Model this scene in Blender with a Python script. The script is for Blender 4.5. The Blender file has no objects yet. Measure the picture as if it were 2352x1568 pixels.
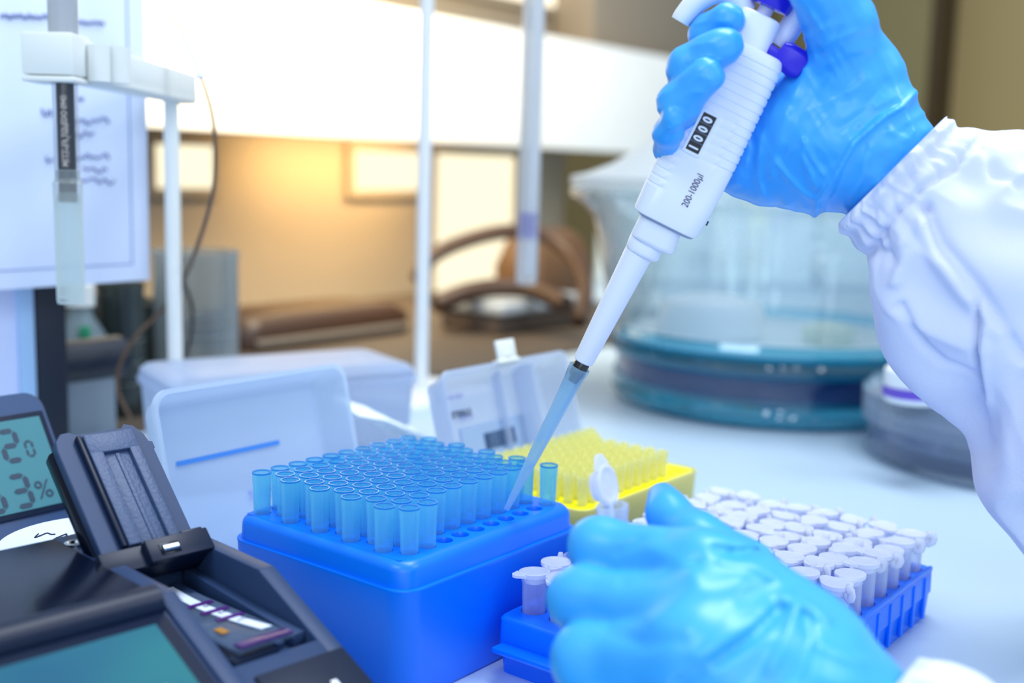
import bpy, bmesh, math, random
import numpy as np
from mathutils import Vector, Matrix

random.seed(7); rng = np.random.default_rng(11)
SC = bpy.context.scene
COL = SC.collection
W, H, F = 2352.0, 1568.0, 2662.0
PITCH, ROLL, YAW = math.radians(8.42077), math.radians(1.54532), math.radians(52.04086)
HC = 0.2133
cp, sp, cr, sr = math.cos(PITCH), math.sin(PITCH), math.cos(ROLL), math.sin(ROLL)

# ---------------------------------------------------------------- camera
cam = bpy.data.cameras.new('camera'); camo = bpy.data.objects.new('camera', cam); COL.objects.link(camo)
cam.sensor_width = 36.0; cam.lens = F/W*36.0; cam.clip_start = 0.01; cam.clip_end = 50
camo.matrix_world = Matrix(((cr, -sr, 0, 0), (sr*sp, cr*sp, -cp, 0), (sr*cp, cr*cp, sp, HC), (0, 0, 0, 1)))
cam.dof.use_dof = True; cam.dof.focus_distance = 0.492; cam.dof.aperture_fstop = 5.0
SC.camera = camo

# ---------------------------------------------------------------- world, lights, exposure
SC.view_settings.view_transform = 'Standard'; SC.view_settings.look = 'None'
SC.view_settings.gamma = 1.0; SC.view_settings.use_curve_mapping = False
SC.view_settings.exposure = 0.17
wd = bpy.data.worlds.new('room_light'); SC.world = wd; wd.use_nodes = True
wd.node_tree.nodes['Background'].inputs[0].default_value = (0.65, 0.82, 1.0, 1)
wd.node_tree.nodes['Background'].inputs[1].default_value = 0.72

def area(name, loc, target, size, power, color, size_y=None):
    l = bpy.data.lights.new(name, 'AREA'); l.energy = power; l.color = color
    l.shape = 'RECTANGLE'; l.size = size; l.size_y = size_y or size
    o = bpy.data.objects.new(name, l); COL.objects.link(o)
    o.location = loc; d = Vector(target)-Vector(loc)
    o.rotation_euler = d.to_track_quat('-Z', 'Y').to_euler()
    return o
area('assumed_ceiling_light', (0.35, 0.75, 1.75), (0.1, 0.55, 0), 1.1, 22, (0.86, 0.93, 1.0), 0.5)  # this and the next two: unseen overhead lights, assumed from the bright tops
area('assumed_ceiling_light', (-0.9, -0.5, 1.7), (0, 0.6, 0.05), 1.0, 11, (0.70, 0.85, 1.0), 0.5)
area('assumed_ceiling_light', (1.6, 0.2, 1.6), (0.2, 0.6, 0.1), 1.0, 11, (0.80, 0.88, 1.0), 0.6)
for wx_, ww_ in ((-.55, .16), (.0, .12), (.5, .22), (1.5, .16)):   # unseen tall light strips added behind the camera for streaks on glass
    area('added_streak_light', (wx_, -2.2, 1.0), (wx_*.6, 1.0, .2), ww_, 4.5, (0.93, 0.97, 1.0), 1.5)

# unseen warm lights added for the background glow on shelf front and wall
def unl(px, py, dep):
    X = (px-W/2)/F; U = (H/2-py)/F; x = cr*X-sr*U; u = sr*X+cr*U
    return Vector((x*dep, (cp+u*sp)*dep, HC+(-sp+u*cp)*dep))
area('added_warm_wash', unl(800, -330, 1.25), unl(800, 150, 1.75), .30, 9, (1.0, .80, .48), .12)

SC.cycles.transparent_max_bounces = 40
SC.cycles.max_bounces = 12; SC.cycles.diffuse_bounces = 9; SC.cycles.transmission_bounces = 10
SC.cycles.sample_clamp_indirect = 6
SC.cycles.use_denoising = True
SC.cycles.caustics_reflective = False; SC.cycles.caustics_refractive = False

# ---------------------------------------------------------------- geometry helpers
O0 = np.array([-0.10972, 0.50185, 0.0])
cy_, sy_ = math.cos(YAW), math.sin(YAW)
def ray(px, py):
    X = (px-W/2)/F; U = (H/2-py)/F
    x = cr*X-sr*U; u = sr*X+cr*U
    return np.array([x, cp+u*sp, -sp+u*cp])
CAM = np.array([0, 0, HC])
def un(px, py, dep): return CAM+ray(px, py)*dep            # point at a metric depth in front of the lens
def at(px, py, z):
    d = ray(px, py); return CAM+d*((z-HC)/d[2])
def project(P):
    P = np.asarray(P, float)-CAM
    x, y, z = P[..., 0], P[..., 1], P[..., 2]
    d = y*cp-z*sp; u = y*sp+z*cp
    return W/2+F*(cr*x+sr*u)/d, H/2-F*(-sr*x+cr*u)/d, d
def R(x, y, z=0.0):                                          # bench frame: x along the bench wall, y towards it
    return np.array([cy_*x-sy_*y+O0[0], sy_*x+cy_*y+O0[1], z])
def toR(P):
    q = np.asarray(P)-O0; return np.array([cy_*q[0]+sy_*q[1], -sy_*q[0]+cy_*q[1], q[2]])
def onY(px, py, y):                                          # point on the plane parallel to the bench wall
    d = ray(px, py); n = np.array([-sy_, cy_, 0]); k = (y-n@(CAM-O0))/(n@d); return CAM+d*k

_ul = onY(860, 330, .85); _X = R(1, 0)-R(0, 0); _Y = R(0, 1)-R(0, 0)   # unseen light strip added below the shelf to warm the wall
_z = -(np.array([0, 0, -1.0])*.86+_Y*.5); _z /= np.linalg.norm(_z); _y = np.cross(_z, _X)
_l = bpy.data.lights.new('added_shelf_glow', 'AREA'); _l.energy = 1.5; _l.color = (1.0, .66, .28); _l.shape = 'RECTANGLE'; _l.size = .32; _l.size_y = .03
_o = bpy.data.objects.new('added_shelf_glow', _l); COL.objects.link(_o)
_o.matrix_world = Matrix(((_X[0], _y[0], _z[0], _ul[0]), (_X[1], _y[1], _z[1], _ul[1]), (_X[2], _y[2], _z[2], _ul[2]), (0, 0, 0, 1)))

def MR(x, y, z=0.0, rot=0.0):
    p = R(x, y, z); return Matrix.Translation(p) @ Matrix.Rotation(YAW+rot, 4, 'Z')
def frame(o, X, Y, Z):
    return Matrix(((X[0], Y[0], Z[0], o[0]), (X[1], Y[1], Z[1], o[1]), (X[2], Y[2], Z[2], o[2]), (0, 0, 0, 1)))

def thing(name, label, cat, M=None, group=None):
    o = bpy.data.objects.new(name, None); COL.objects.link(o)
    if M is not None: o.matrix_world = M
    o.empty_display_size = 0.02
    o['label'] = label; o['category'] = cat
    if group: o['group'] = group
    return o
def tag(o, label, cat, group=None):
    o['label'] = label; o['category'] = cat
    if group: o['group'] = group
    return o
def mkmesh(name, V, Fc, m, smooth=True, angle=None):
    me = bpy.data.meshes.new(name)
    me.from_pydata([tuple(map(float, v)) for v in V], [], [tuple(map(int, f)) for f in Fc])
    me.validate()
    if m is not None: me.materials.append(m)
    if smooth and len(me.polygons):
        me.polygons.foreach_set('use_smooth', [True]*len(me.polygons))
        if angle is not None:
            me.set_sharp_from_angle(angle=math.radians(angle))
    me.update()
    return me
def put(name, VF, m, parent=None, M=None, smooth=True, angle=35, label=None):
    me = VF if isinstance(VF, bpy.types.Mesh) else mkmesh(name, VF[0], VF[1], m, smooth, angle)
    o = bpy.data.objects.new(name, me); COL.objects.link(o)
    if parent is not None: o.parent = parent
    if M is not None:
        if parent is not None: o.matrix_local = M
        else: o.matrix_world = M
    if label: o['label'] = label
    return o
def join(*parts):
    V, Fc = [], []
    for v, f in parts:
        n = len(V); V += [tuple(q) for q in v]; Fc += [tuple(i+n for i in g) for g in f]
    return V, Fc
def xf(VF, M):
    return [tuple(M @ Vector(v)) for v in VF[0]], VF[1]
def mv(VF, x, y, z): return [(v[0]+x, v[1]+y, v[2]+z) for v in VF[0]], VF[1]
def box(x0, x1, y0, y1, z0, z1, bev=0.0, seg=2):
    if bev <= 0:
        V = [(x0, y0, z0), (x1, y0, z0), (x1, y1, z0), (x0, y1, z0), (x0, y0, z1), (x1, y0, z1), (x1, y1, z1), (x0, y1, z1)]
        return V, [(0, 3, 2, 1), (4, 5, 6, 7), (0, 1, 5, 4), (1, 2, 6, 5), (2, 3, 7, 6), (3, 0, 4, 7)]
    bm = bmesh.new(); bmesh.ops.create_cube(bm, size=1)
    for v in bm.verts:
        v.co = Vector(((x0+x1)/2+v.co.x*(x1-x0), (y0+y1)/2+v.co.y*(y1-y0), (z0+z1)/2+v.co.z*(z1-z0)))
    bmesh.ops.bevel(bm, geom=bm.edges[:], offset=bev, segments=seg, profile=0.5, affect='EDGES')
    V = [tuple(v.co) for v in bm.verts]; bm.verts.index_update()
    Fc = [tuple(v.index for v in f.verts) for f in bm.faces]; bm.free()
    return V, Fc
def rrect(hw, hd, r, n=6, cx=0, cy=0):
    P = []
    for sx, sy, a0 in ((1, 1, 0), (-1, 1, 90), (-1, -1, 180), (1, -1, 270)):
        for i in range(n+1):
            a = math.radians(a0+90*i/n)
            P.append((cx+sx*(hw-r)+r*math.cos(a), cy+sy*(hd-r)+r*math.sin(a)))
    return P
def loft(rings, cap0=True, cap1=True):
    n = len(rings[0]); V = [p for r in rings for p in r]; Fc = []
    for k in range(len(rings)-1):
        for i in range(n):
            j = (i+1) % n
            Fc.append((k*n+i, k*n+j, (k+1)*n+j, (k+1)*n+i))
    if cap0: Fc.append(tuple(reversed(range(n))))
    if cap1: Fc.append(tuple(range((len(rings)-1)*n, len(rings)*n)))
    return V, Fc
def rloft(secs, n=6, cap0=True, cap1=True):                  # secs: (z, hw, hd, r[, cx, cy])
    return loft([[(x, y, s[0]) for x, y in rrect(s[1], s[2], s[3], n, *(s[4:6] if len(s) > 4 else (0, 0)))] for s in secs], cap0, cap1)
def lathe(prof, n=32, cap0=False, cap1=False, cx=0, cy=0):
    return loft([[(cx+r*math.cos(2*math.pi*i/n), cy+r*math.sin(2*math.pi*i/n), z) for i in range(n)] for r, z in prof], cap0, cap1)
def spline(pts, n):
    P = np.array(pts, float); m = len(P)
    out = []
    T = np.linspace(0, m-1, n)
    for t in T:
        i = min(int(t), m-2); u = t-i
        p0 = P[max(i-1, 0)]; p1 = P[i]; p2 = P[i+1]; p3 = P[min(i+2, m-1)]
        out.append(0.5*((2*p1)+(-p0+p2)*u+(2*p0-5*p1+4*p2-p3)*u*u+(-p0+3*p1-3*p2+p3)*u**3))
    return np.array(out)
def tube(pts, r, n=12, caps=True, flat=1.0):
    P = np.array(pts, float); m = len(P)
    rr = np.full(m, r) if np.isscalar(r) else np.array(r, float)
    T = np.gradient(P, axis=0); T /= np.linalg.norm(T, axis=1)[:, None]
    up = np.array([0, 0, 1.0])
    if abs(T[0] @ up) > 0.9: up = np.array([1.0, 0, 0])
    X = np.cross(T[0], up); X /= np.linalg.norm(X)
    rings = []
    for i in range(m):
        X = X-T[i]*(X @ T[i]); X /= np.linalg.norm(X); Y = np.cross(T[i], X)
        rings.append([tuple(P[i]+rr[i]*(math.cos(a)*X+flat*math.sin(a)*Y)) for a in [2*math.pi*k/n for k in range(n)]])
    return loft(rings, caps, caps)
def textmesh(s, size, depth=0.0, align='LEFT', bold=0.0, sx=1.0):
    c = bpy.data.curves.new('t', 'FONT'); c.body = s; c.size = size; c.align_x = align; c.align_y = 'CENTER'
    c.extrude = depth; c.offset = bold; c.resolution_u = 3
    o = bpy.data.objects.new('t', c); COL.objects.link(o)
    bpy.context.view_layer.update()
    me = bpy.data.meshes.new_from_object(o)
    V = [(v.co.x*sx, v.co.y, v.co.z) for v in me.vertices]; Fc = [tuple(p.vertices) for p in me.polygons]
    bpy.data.objects.remove(o); bpy.data.curves.remove(c); bpy.data.meshes.remove(me)
    return V, Fc

# deck plate with round holes; rows = [(y, [x...])]; px/py cell pitch; outer = ring of (x, y) at the rim
def holed_plate(rows, pxx, pyy, hr, z, outer, depth, n=24):
    V, Fc = [], []
    def q(ps):
        k = len(V); V.extend(ps); Fc.append(tuple(range(k, k+len(ps))))
    xs = [x for _, r in rows for x in r]; ys = [y for y, _ in rows]
    X0, X1, Y0, Y1 = min(xs)-pxx/2, max(xs)+pxx/2, min(ys)-pyy/2, max(ys)+pyy/2
    for y, r in rows:
        a, b = min(r)-pxx/2, max(r)+pxx/2
        if a > X0+1e-6: q([(X0, y-pyy/2, z), (a, y-pyy/2, z), (a, y+pyy/2, z), (X0, y+pyy/2, z)])
        if b < X1-1e-6: q([(b, y-pyy/2, z), (X1, y-pyy/2, z), (X1, y+pyy/2, z), (b, y+pyy/2, z)])
        for x in r:
            ang = [2*math.pi*i/n for i in range(n)]
            bd = []
            for t in ang:
                c, s = math.cos(t), math.sin(t)
                k = min(pxx/2/abs(c) if abs(c) > 1e-9 else 9, pyy/2/abs(s) if abs(s) > 1e-9 else 9)
                bd.append([k*c, k*s])
            for sx in (1, -1):
                for sy in (1, -1):
                    j = min(range(n), key=lambda i: abs(math.atan2(math.sin(ang[i]-math.atan2(sy*pyy, sx*pxx)), math.cos(ang[i]-math.atan2(sy*pyy, sx*pxx)))))
                    bd[j] = [sx*pxx/2, sy*pyy/2]
            k = len(V)
            V.extend([(x+p[0], y+p[1], z) for p in bd])
            V.extend([(x+hr*math.cos(t), y+hr*math.sin(t), z) for t in ang])
            V.extend([(x+hr*.93*math.cos(t), y+hr*.93*math.sin(t), z-.0006) for t in ang])
            V.extend([(x+hr*.9*math.cos(t), y+hr*.9*math.sin(t), z-depth) for t in ang])
            for i in range(n):
                j = (i+1) % n
                for lv in range(3):
                    Fc.append((k+lv*n+i, k+lv*n+j, k+(lv+1)*n+j, k+(lv+1)*n+i))
    k = len(V); m = len(outer)
    V.extend([(x, y, z) for x, y in outer]); V.extend([(min(max(x, X0), X1), min(max(y, Y0), Y1), z) for x, y in outer])
    for i in range(m):
        j = (i+1) % m
        if V[k+m+i] == V[k+m+j]: Fc.append((k+i, k+j, k+m+i))
        else: Fc.append((k+i, k+j, k+m+j, k+m+i))
    return V, Fc

# ---------------------------------------------------------------- materials
def lin(h):
    h = h.lstrip('#'); c = [int(h[i:i+2], 16)/255 for i in (0, 2, 4)]
    return tuple((x/12.92 if x <= .04045 else ((x+.055)/1.055)**2.4) for x in c)+(1,)
def newmat(name):
    m = bpy.data.materials.new(name); m.use_nodes = True
    nt = m.node_tree; return m, nt, nt.nodes['Principled BSDF']
def bump(nt, bsdf, scale, strength, dist=0.001, detail=3, stretch=None, kind='noise', coord='Object'):
    tc = nt.nodes.new('ShaderNodeTexCoord'); mp = nt.nodes.new('ShaderNodeMapping')
    if stretch: mp.inputs['Scale'].default_value = stretch
    nt.links.new(tc.outputs[coord], mp.inputs[0])
    t = nt.nodes.new('ShaderNodeTexNoise' if kind == 'noise' else 'ShaderNodeTexWave')
    t.inputs['Scale'].default_value = scale; t.inputs['Detail'].default_value = detail
    nt.links.new(mp.outputs[0], t.inputs['Vector'])
    b = nt.nodes.new('ShaderNodeBump'); b.inputs['Strength'].default_value = strength; b.inputs['Distance'].default_value = dist
    nt.links.new(t.outputs[0], b.inputs['Height'])
    nt.links.new(b.outputs[0], bsdf.inputs['Normal'])
    return t
def colvar(nt, bsdf, c, scale=20, amt=0.06, inp='Base Color'):
    tc = nt.nodes.new('ShaderNodeTexCoord'); t = nt.nodes.new('ShaderNodeTexNoise'); t.inputs['Scale'].default_value = scale
    nt.links.new(tc.outputs['Object'], t.inputs['Vector'])
    r = nt.nodes.new('ShaderNodeMix'); r.data_type = 'RGBA'
    r.inputs[6].default_value = tuple(min(1, x*(1-amt)) for x in c[:3])+(1,); r.inputs[7].default_value = tuple(min(1, x*(1+amt)) for x in c[:3])+(1,)
    nt.links.new(t.outputs[0], r.inputs[0]); nt.links.new(r.outputs[2], bsdf.inputs[inp])
def plastic(name, hexc, rough=0.4, spec=0.5, metal=0.0, bmp=None, var=(20, .04), emit=None, coat=0, sss=0):
    m, nt, b = newmat(name); c = lin(hexc)
    b.inputs['Base Color'].default_value = c
    if var: colvar(nt, b, c, *var)
    b.inputs['Roughness'].default_value = rough; b.inputs['Specular IOR Level'].default_value = spec
    b.inputs['Metallic'].default_value = metal
    if coat: b.inputs['Coat Weight'].default_value = coat
    if sss:
        b.inputs['Subsurface Weight'].default_value = sss; b.inputs['Subsurface Radius'].default_value = (.3, .6, 1); b.inputs['Subsurface Scale'].default_value = .006
    if emit: b.inputs['Emission Color'].default_value = lin(emit[0]); b.inputs['Emission Strength'].default_value = emit[1]
    if bmp: bump(nt, b, *bmp)
    return m
def clear(name, tint, body, face=0.1, edge=0.7, rough=0.08, trans=0.5, gloss=0.06, power=2.0):
    """thin wall of clear or frosted plastic / glass: transparent seen flat on, denser where it is seen edge on"""
    m = bpy.data.materials.new(name); m.use_nodes = True; nt = m.node_tree; nt.nodes.clear()
    N = nt.nodes.new; L = nt.links.new
    out = N('ShaderNodeOutputMaterial'); tr = N('ShaderNodeBsdfTransparent'); tr.inputs[0].default_value = lin(tint)
    df = N('ShaderNodeBsdfDiffuse'); df.inputs[0].default_value = lin(body)
    tl = N('ShaderNodeBsdfTranslucent'); tl.inputs[0].default_value = lin(body)
    mb = N('ShaderNodeMixShader'); mb.inputs[0].default_value = trans; L(df.outputs[0], mb.inputs[1]); L(tl.outputs[0], mb.inputs[2])
    lw = N('ShaderNodeLayerWeight'); lw.inputs[0].default_value = 0.5
    pw = N('ShaderNodeMath'); pw.operation = 'POWER'; pw.inputs[1].default_value = power; L(lw.outputs['Facing'], pw.inputs[0])
    mr = N('ShaderNodeMapRange'); mr.inputs[3].default_value = face; mr.inputs[4].default_value = edge; L(pw.outputs[0], mr.inputs[0])
    m1 = N('ShaderNodeMixShader'); L(mr.outputs[0], m1.inputs[0]); L(tr.outputs[0], m1.inputs[1]); L(mb.outputs[0], m1.inputs[2])
    gl = N('ShaderNodeBsdfGlossy'); gl.inputs[1].default_value = rough
    fr = N('ShaderNodeMath'); fr.operation = 'POWER'; fr.inputs[1].default_value = 4.0; L(lw.outputs['Facing'], fr.inputs[0])
    ad = N('ShaderNodeMath'); ad.operation = 'ADD'; ad.inputs[1].default_value = gloss*.5; L(fr.outputs[0], ad.inputs[0])
    mu = N('ShaderNodeMath'); mu.operation = 'MULTIPLY'; mu.inputs[1].default_value = min(1, gloss*6); L(ad.outputs[0], mu.inputs[0])
    m2 = N('ShaderNodeMixShader'); L(mu.outputs[0], m2.inputs[0]); L(m1.outputs[0], m2.inputs[1]); L(gl.outputs[0], m2.inputs[2])
    L(m2.outputs[0], out.inputs[0])
    return m
def lamp(name, hexc, s):
    m = bpy.data.materials.new(name); m.use_nodes = True; nt = m.node_tree; nt.nodes.clear()
    o = nt.nodes.new('ShaderNodeOutputMaterial'); e = nt.nodes.new('ShaderNodeEmission')
    e.inputs[0].default_value = lin(hexc); e.inputs[1].default_value = s; nt.links.new(e.outputs[0], o.inputs[0]); return m

M_bench = plastic('bench_laminate', '#b6cadc', .38, .4, var=(6, .03))
M_blue = plastic('blue_polypropylene', '#007afc', .33, .45, bmp=(900, .05, .0003))
M_rack = plastic('blue_rack_plastic', '#0472f5', .3, .5, bmp=(900, .05, .0003))
M_tip = clear('blue_tip_plastic', '#e0f9ff', '#a6f0ff', .26, .62, .06, .68, .07, 2.0)
M_tiprim = clear('blue_tip_rim', '#6fc4f4', '#30a4ee', .5, .9, .1, .5, .08)
M_ytip = clear('yellow_tip_plastic', '#fffff0', '#fcfac4', .46, .85, .2, .5, .05, 1.5)
M_yellow = plastic('yellow_deck_plastic', '#fff200', .4, .4)
M_frost = clear('frosted_lid_plastic', '#e6f1fa', '#e2eefa', .60, .94, .25, .45, .05, 1.6)
M_frost2 = clear('clear_box_plastic', '#eef3fb', '#dfe8f8', .42, .94, .2, .5, .06, 1.4)
M_glass = clear('clear_glass', '#eef6f8', '#cfe2ea', .05, .55, .03, .5, .1, 2.4)
M_teal = clear('teal_base_glass', '#7cd0e6', '#20b0d8', .28, .92, .05, .5, .22, 1.6)
M_navy = clear('dark_base_glass', '#4a74b0', '#224f90', .5, .95, .05, .3, .2, 1.6)
M_tube = clear('microtube_plastic', '#fafcff', '#f8faff', .20, .80, .12, .65, .07, 1.4)
M_tubelid = clear('microtube_lid_plastic', '#f6f8ff', '#f4f6ff', .74, .97, .2, .4, .05, 1.4)
M_white = plastic('white_plastic', '#eef1f6', .35, .5)
M_pip = plastic('pipette_white_plastic', '#e9edf6', .34, .5, bmp=(1500, .03, .0002))
M_purple = plastic('violet_plastic', '#2618c8', .3, .5)
M_blk = plastic('black_plastic', '#0c1932', .38, .28, bmp=(1200, .06, .0003))
M_blkgl = plastic('glossy_black_cover', '#050d20', .16, .2)
M_grey = plastic('dark_grey_plastic', '#283c60', .45, .3, bmp=(1600, .15, .0003))
M_steel = plastic('steel', '#c4ccd4', .2, .5, metal=1)
M_glove = None
M_ink = plastic('print_ink', '#26304e', .6, .2)
M_inkblue = plastic('blue_print', '#4f93e2', .6, .2)
M_paper = plastic('paper_white', '#dbe4f8', .7, .2)
M_cream = plastic('cream_plastic', '#e4e6e2', .45, .4)
M_dark = plastic('dark_instrument', '#16233c', .5, .4)

# ================================================================ BENCH AND ROOM
bench = put('lab_bench', rloft([(-.04, 1.95, 1.0, .02), (-.003, 1.95, 1.0, .02), (0, 1.947, .997, .018)]), M_bench, M=MR(.6, -.06, 0), angle=30)
tag(bench, 'pale blue-white laminate bench top that everything stands on', 'bench')

# ================================================================ BLUE TIP BOX
PB, PR_ = .0105, .009452                                       # hole pitch along a row and between rows
BZ = .0585
bx = thing('pipette_tip_box', 'large bright blue tip box full of blue pipette tips, centre front', 'tip box', MR(0, 0, 0))
CX, CY, HWX, HWY = .0500, -.0435, .0600, .0535
base = rloft([(.0, HWX-.0015, HWY-.0015, .0085, CX, CY), (.001, HWX-.0005, HWY-.0005, .0095, CX, CY), (.0462, HWX+.0008, HWY+.0008, .0105, CX, CY),
              (.0472, HWX+.0011, HWY+.0011, .0108, CX, CY), (.0478, HWX+.0009, HWY+.0009, .0106, CX, CY), (.0480, HWX-.0002, HWY-.0002, .0098, CX, CY)], 8, True, True)
put('box_body', base, M_blue, bx, angle=50)
ins = [(.0480, .0003), (.0545, .0006), (.0560, .0010), (.0572, .0018), (.0580, .0028), (.0584, .0040), (BZ, .0052)]
up = rloft([(z, HWX-.0004-i, HWY-.0004-i, .0096-i*.3, CX, CY) for z, i in ins], 8, False, False)
ring = rrect(HWX-.0004-.0052, HWY-.0004-.0052, .0096-.0052*.3, 8, CX, CY)
rows = [(-i*PR_, [(k+.5*(i % 2))*PB for k in range(10)]) for i in range(10)]
put('perforated_deck', join(up, holed_plate(rows, PB, PR_, .0040, BZ, ring, .007)), M_blue, bx, angle=40)

ORD = ['first', 'second', 'third', 'fourth', 'fifth', 'sixth', 'seventh', 'eighth', 'ninth', 'tenth', 'eleventh', 'twelfth']
# a 1000 microlitre tip: outer wall, rim, inner wall; z = 0 is the deck
TH = .0189
outer = [(.0008, -.052), (.0012, -.040), (.0026, -.020), (.0036, -.002), (.00385, .004), (.0040, .0130), (.00412, .0135), (.00408, .0142), (.00416, .0146), (.00412, .0153), (.0042, .0157), (.00418, .0181), (.0043, TH-.0004), (.0043, TH)]
inner = [(.0038, TH), (.0036, .012), (.0032, 0), (.0022, -.02), (.0005, -.05)]
tip_me = mkmesh('pipette_tip', *lathe(outer+inner, 28, False, False), M_tip, True, 40)
tip_me.materials.append(M_tiprim)
for p_ in tip_me.polygons:
    if p_.center.z > TH-.0009: p_.material_index = 1
for i, (y, xs) in enumerate(rows):
    for k, x in enumerate(xs):
        if i == 9 and 2 <= k <= 8: continue
        M = MR(x, y, BZ) @ Matrix.Rotation(random.uniform(-.012, .012), 4, 'X') @ Matrix.Rotation(random.uniform(-.012, .012), 4, 'Y')
        o = put('pipette_tip', tip_me, None, M=M)
        if (i, k) == (9, 0): tag(o, 'clear blue pipette tip at the front corner of the blue box, nearest of all', 'pipette tip', 'pipette tips in the blue box')
        elif (i, k) == (9, 1): tag(o, 'blue pipette tip just left of the first empty hole', 'pipette tip', 'pipette tips in the blue box')
        elif (i, k) == (9, 9): tag(o, 'lone pipette tip at the right end of the almost empty row', 'pipette tip', 'pipette tips in the blue box')
        elif (i, k) == (0, 0): tag(o, 'pipette tip at the far left corner of the blue box', 'pipette tip', 'pipette tips in the blue box')
        elif (i, k) == (8, 0): tag(o, 'blue pipette tip standing directly left of the front corner tip', 'pipette tip', 'pipette tips in the blue box')
        else: tag(o, 'blue tip %s from the left end, %s row %s the empty holes' % (ORD[k], ORD[8-i] if i < 9 else '', 'behind' if i < 9 else 'of'), 'pipette tip', 'pipette tips in the blue box')

# ---- frosted lid of the blue box, standing behind it
def lean(x, y, z, back):                                       # local x along the bench wall, local y up the lid, local z backwards
    c, s = math.cos(back), math.sin(back)
    X = R(1, 0)-R(0, 0); Yb = R(0, 1)-R(0, 0); Z = np.array([0, 0, 1.0])
    return frame(R(x, y, z), X, c*Z+s*Yb, c*Yb-s*Z)
def lid_shell(w, h, d, t=.0012, taper=.004, r=.009):
    hw, hh = w/2, h/2; cy = h/2
    s = []
    for z, i in ((d-t, taper+t+.003), (d-t-.002, taper+t+.0008), (d*.5, taper*.6+t), (.003, t+.0002), (0, t)): s.append((z, hw-i, hh-i, max(.002, r-i*.6), 0, cy))
    for z, i in ((0, -.0012), (.0025, -.0012), (.0030, 0), (d*.5, taper*.6), (d-.002, taper+.0006), (d-.0006, taper+.0018), (d, taper+.004)): s.append((z, hw-i, hh-i, max(.002, r-i*.6), 0, cy))
    return rloft(s, 7)
Ml = lean(.0525, .042, .0005, .245)
lid = thing('box_lid', 'frosted tip box lid with a blue line, standing behind the blue box', 'lid', Ml)
put('lid_shell', lid_shell(.122, .107, .019), M_frost, lid, angle=40)
put('printed_line', box(-.043, .022, .0700, .0724, .0166, .0172), M_inkblue, lid, label='straight blue line')
put('lettering', mv(textmesh('% 1000 \u00b5l', .0075), -.004, .047, .0165), plastic('violet_print', '#8f97dd', .6), lid, smooth=False, label='blurred violet volume marking')
script = [spline([(-.030, .012, 0), (-.022, .022, 0), (-.016, .016, 0), (-.020, .006, 0), (-.010, .010, 0), (-.004, .020, 0), (.002, .012, 0)], 40)]
put('emblem', join(tube([(x, y, .0162) for x, y, _ in script[0]], .0007, 6), tube([(x*.8-.004, y*.7+.008, .0162) for x, y, _ in script[0][::-1]], .0005, 6)), M_inkblue, lid, label='curly blue script emblem')

# ================================================================ YELLOW TIP BOX
ybx = thing('yellow_tip_box', 'small clear tip box with a bright yellow deck behind the gloved hand', 'tip box', MR(.150, -.0725, 0))
YW, YD, YZ = .1215, .082, .040
put('box_body', rloft([(0, YW/2-.003, YD/2-.003, .006, YW/2, YD/2), (.001, YW/2-.002, YD/2-.002, .007, YW/2, YD/2), (.037, YW/2, YD/2, .008, YW/2, YD/2), (.0405, YW/2+.0006, YD/2+.0006, .008, YW/2, YD/2), (.0405, YW/2-.001, YD/2-.001, .007, YW/2, YD/2), (.036, YW/2-.0012, YD/2-.0012, .007, YW/2, YD/2), (.002, YW/2-.004, YD/2-.004, .006, YW/2, YD/2)], 6),
    clear('milky_box_plastic', '#eef0e0', '#f3eeb0', .5, .95, .25, .45, .05), ybx)
yrows = [(.0095+j*.009, [.0112+k*.009 for k in range(12)]) for j in range(8)]
put('perforated_deck', join(rloft([(.026, YW/2-.002, YD/2-.002, .006, YW/2, YD/2), (YZ, YW/2-.0022, YD/2-.0022, .006, YW/2, YD/2)], 6, True, False),
    holed_plate(yrows, .009, .009, .0028, YZ, rrect(YW/2-.0022, YD/2-.0022, .006, 6, YW/2, YD/2), .008, 12)), M_yellow, ybx, angle=40)
yt = mkmesh('yellow_tip', *lathe([(.0006, -.030), (.0022, -.002), (.0026, .004), (.0027, .0105), (.0032, .0108), (.0033, .0148), (.0034, .0152), (.0029, .0152), (.0024, .004), (.0018, -.004)], 12), M_ytip, True, 45)
for j, (y, xs) in enumerate(yrows):
    for k, x in enumerate(xs):
        if k >= 10 and j < 7 and (k == 11 or j < 6): continue
        o = put('yellow_tip', yt, None, M=MR(.150+x, -.0725+y, YZ))
        tag(o, 'small yellow tip, %s from the left end in the %s row from the front' % (ORD[k], ORD[j]), 'pipette tip', 'yellow tips in the small tip box')
# its lid, open behind it
Mq = lean(.2110, .0105, .0385, .28)
yl = thing('clear_box_lid', 'clear open lid with latch tab behind the yellow tips', 'lid', Mq)
put('lid_shell', lid_shell(.1185, .0635, .020, .0012, .004, .007), M_frost2, yl, angle=40)
put('latch_tab', join(box(-.010, .010, .0630, .0655, -.002, .004, .0008), box(-.0085, .0085, .0650, .0770, -.001, .0012, .0006), box(-.002, .002, .0668, .0688, -.0022, .0014, .0005)), M_cream, yl, label='white latch tab')
put('divider', box(.024, .0262, .004, .060, .002, .018), M_frost2, yl); put('divider', box(.004, .0052, .004, .060, .012, .018), M_frost2, yl)
put('printed_label', join(*[box(-.014+i*.0021, -.0131+i*.0021+random.choice((0, .0006)), .014, .024, .0172, .0178) for i in range(14)]), plastic('barcode_print', '#3d5a86', .6), yl, label='dark barcode print')
put('printed_panel', box(-.034, .036, .004, .030, .0178, .0186), plastic('grey_label', '#9fb8df', .6), yl, label='grey-blue label field')
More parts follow.
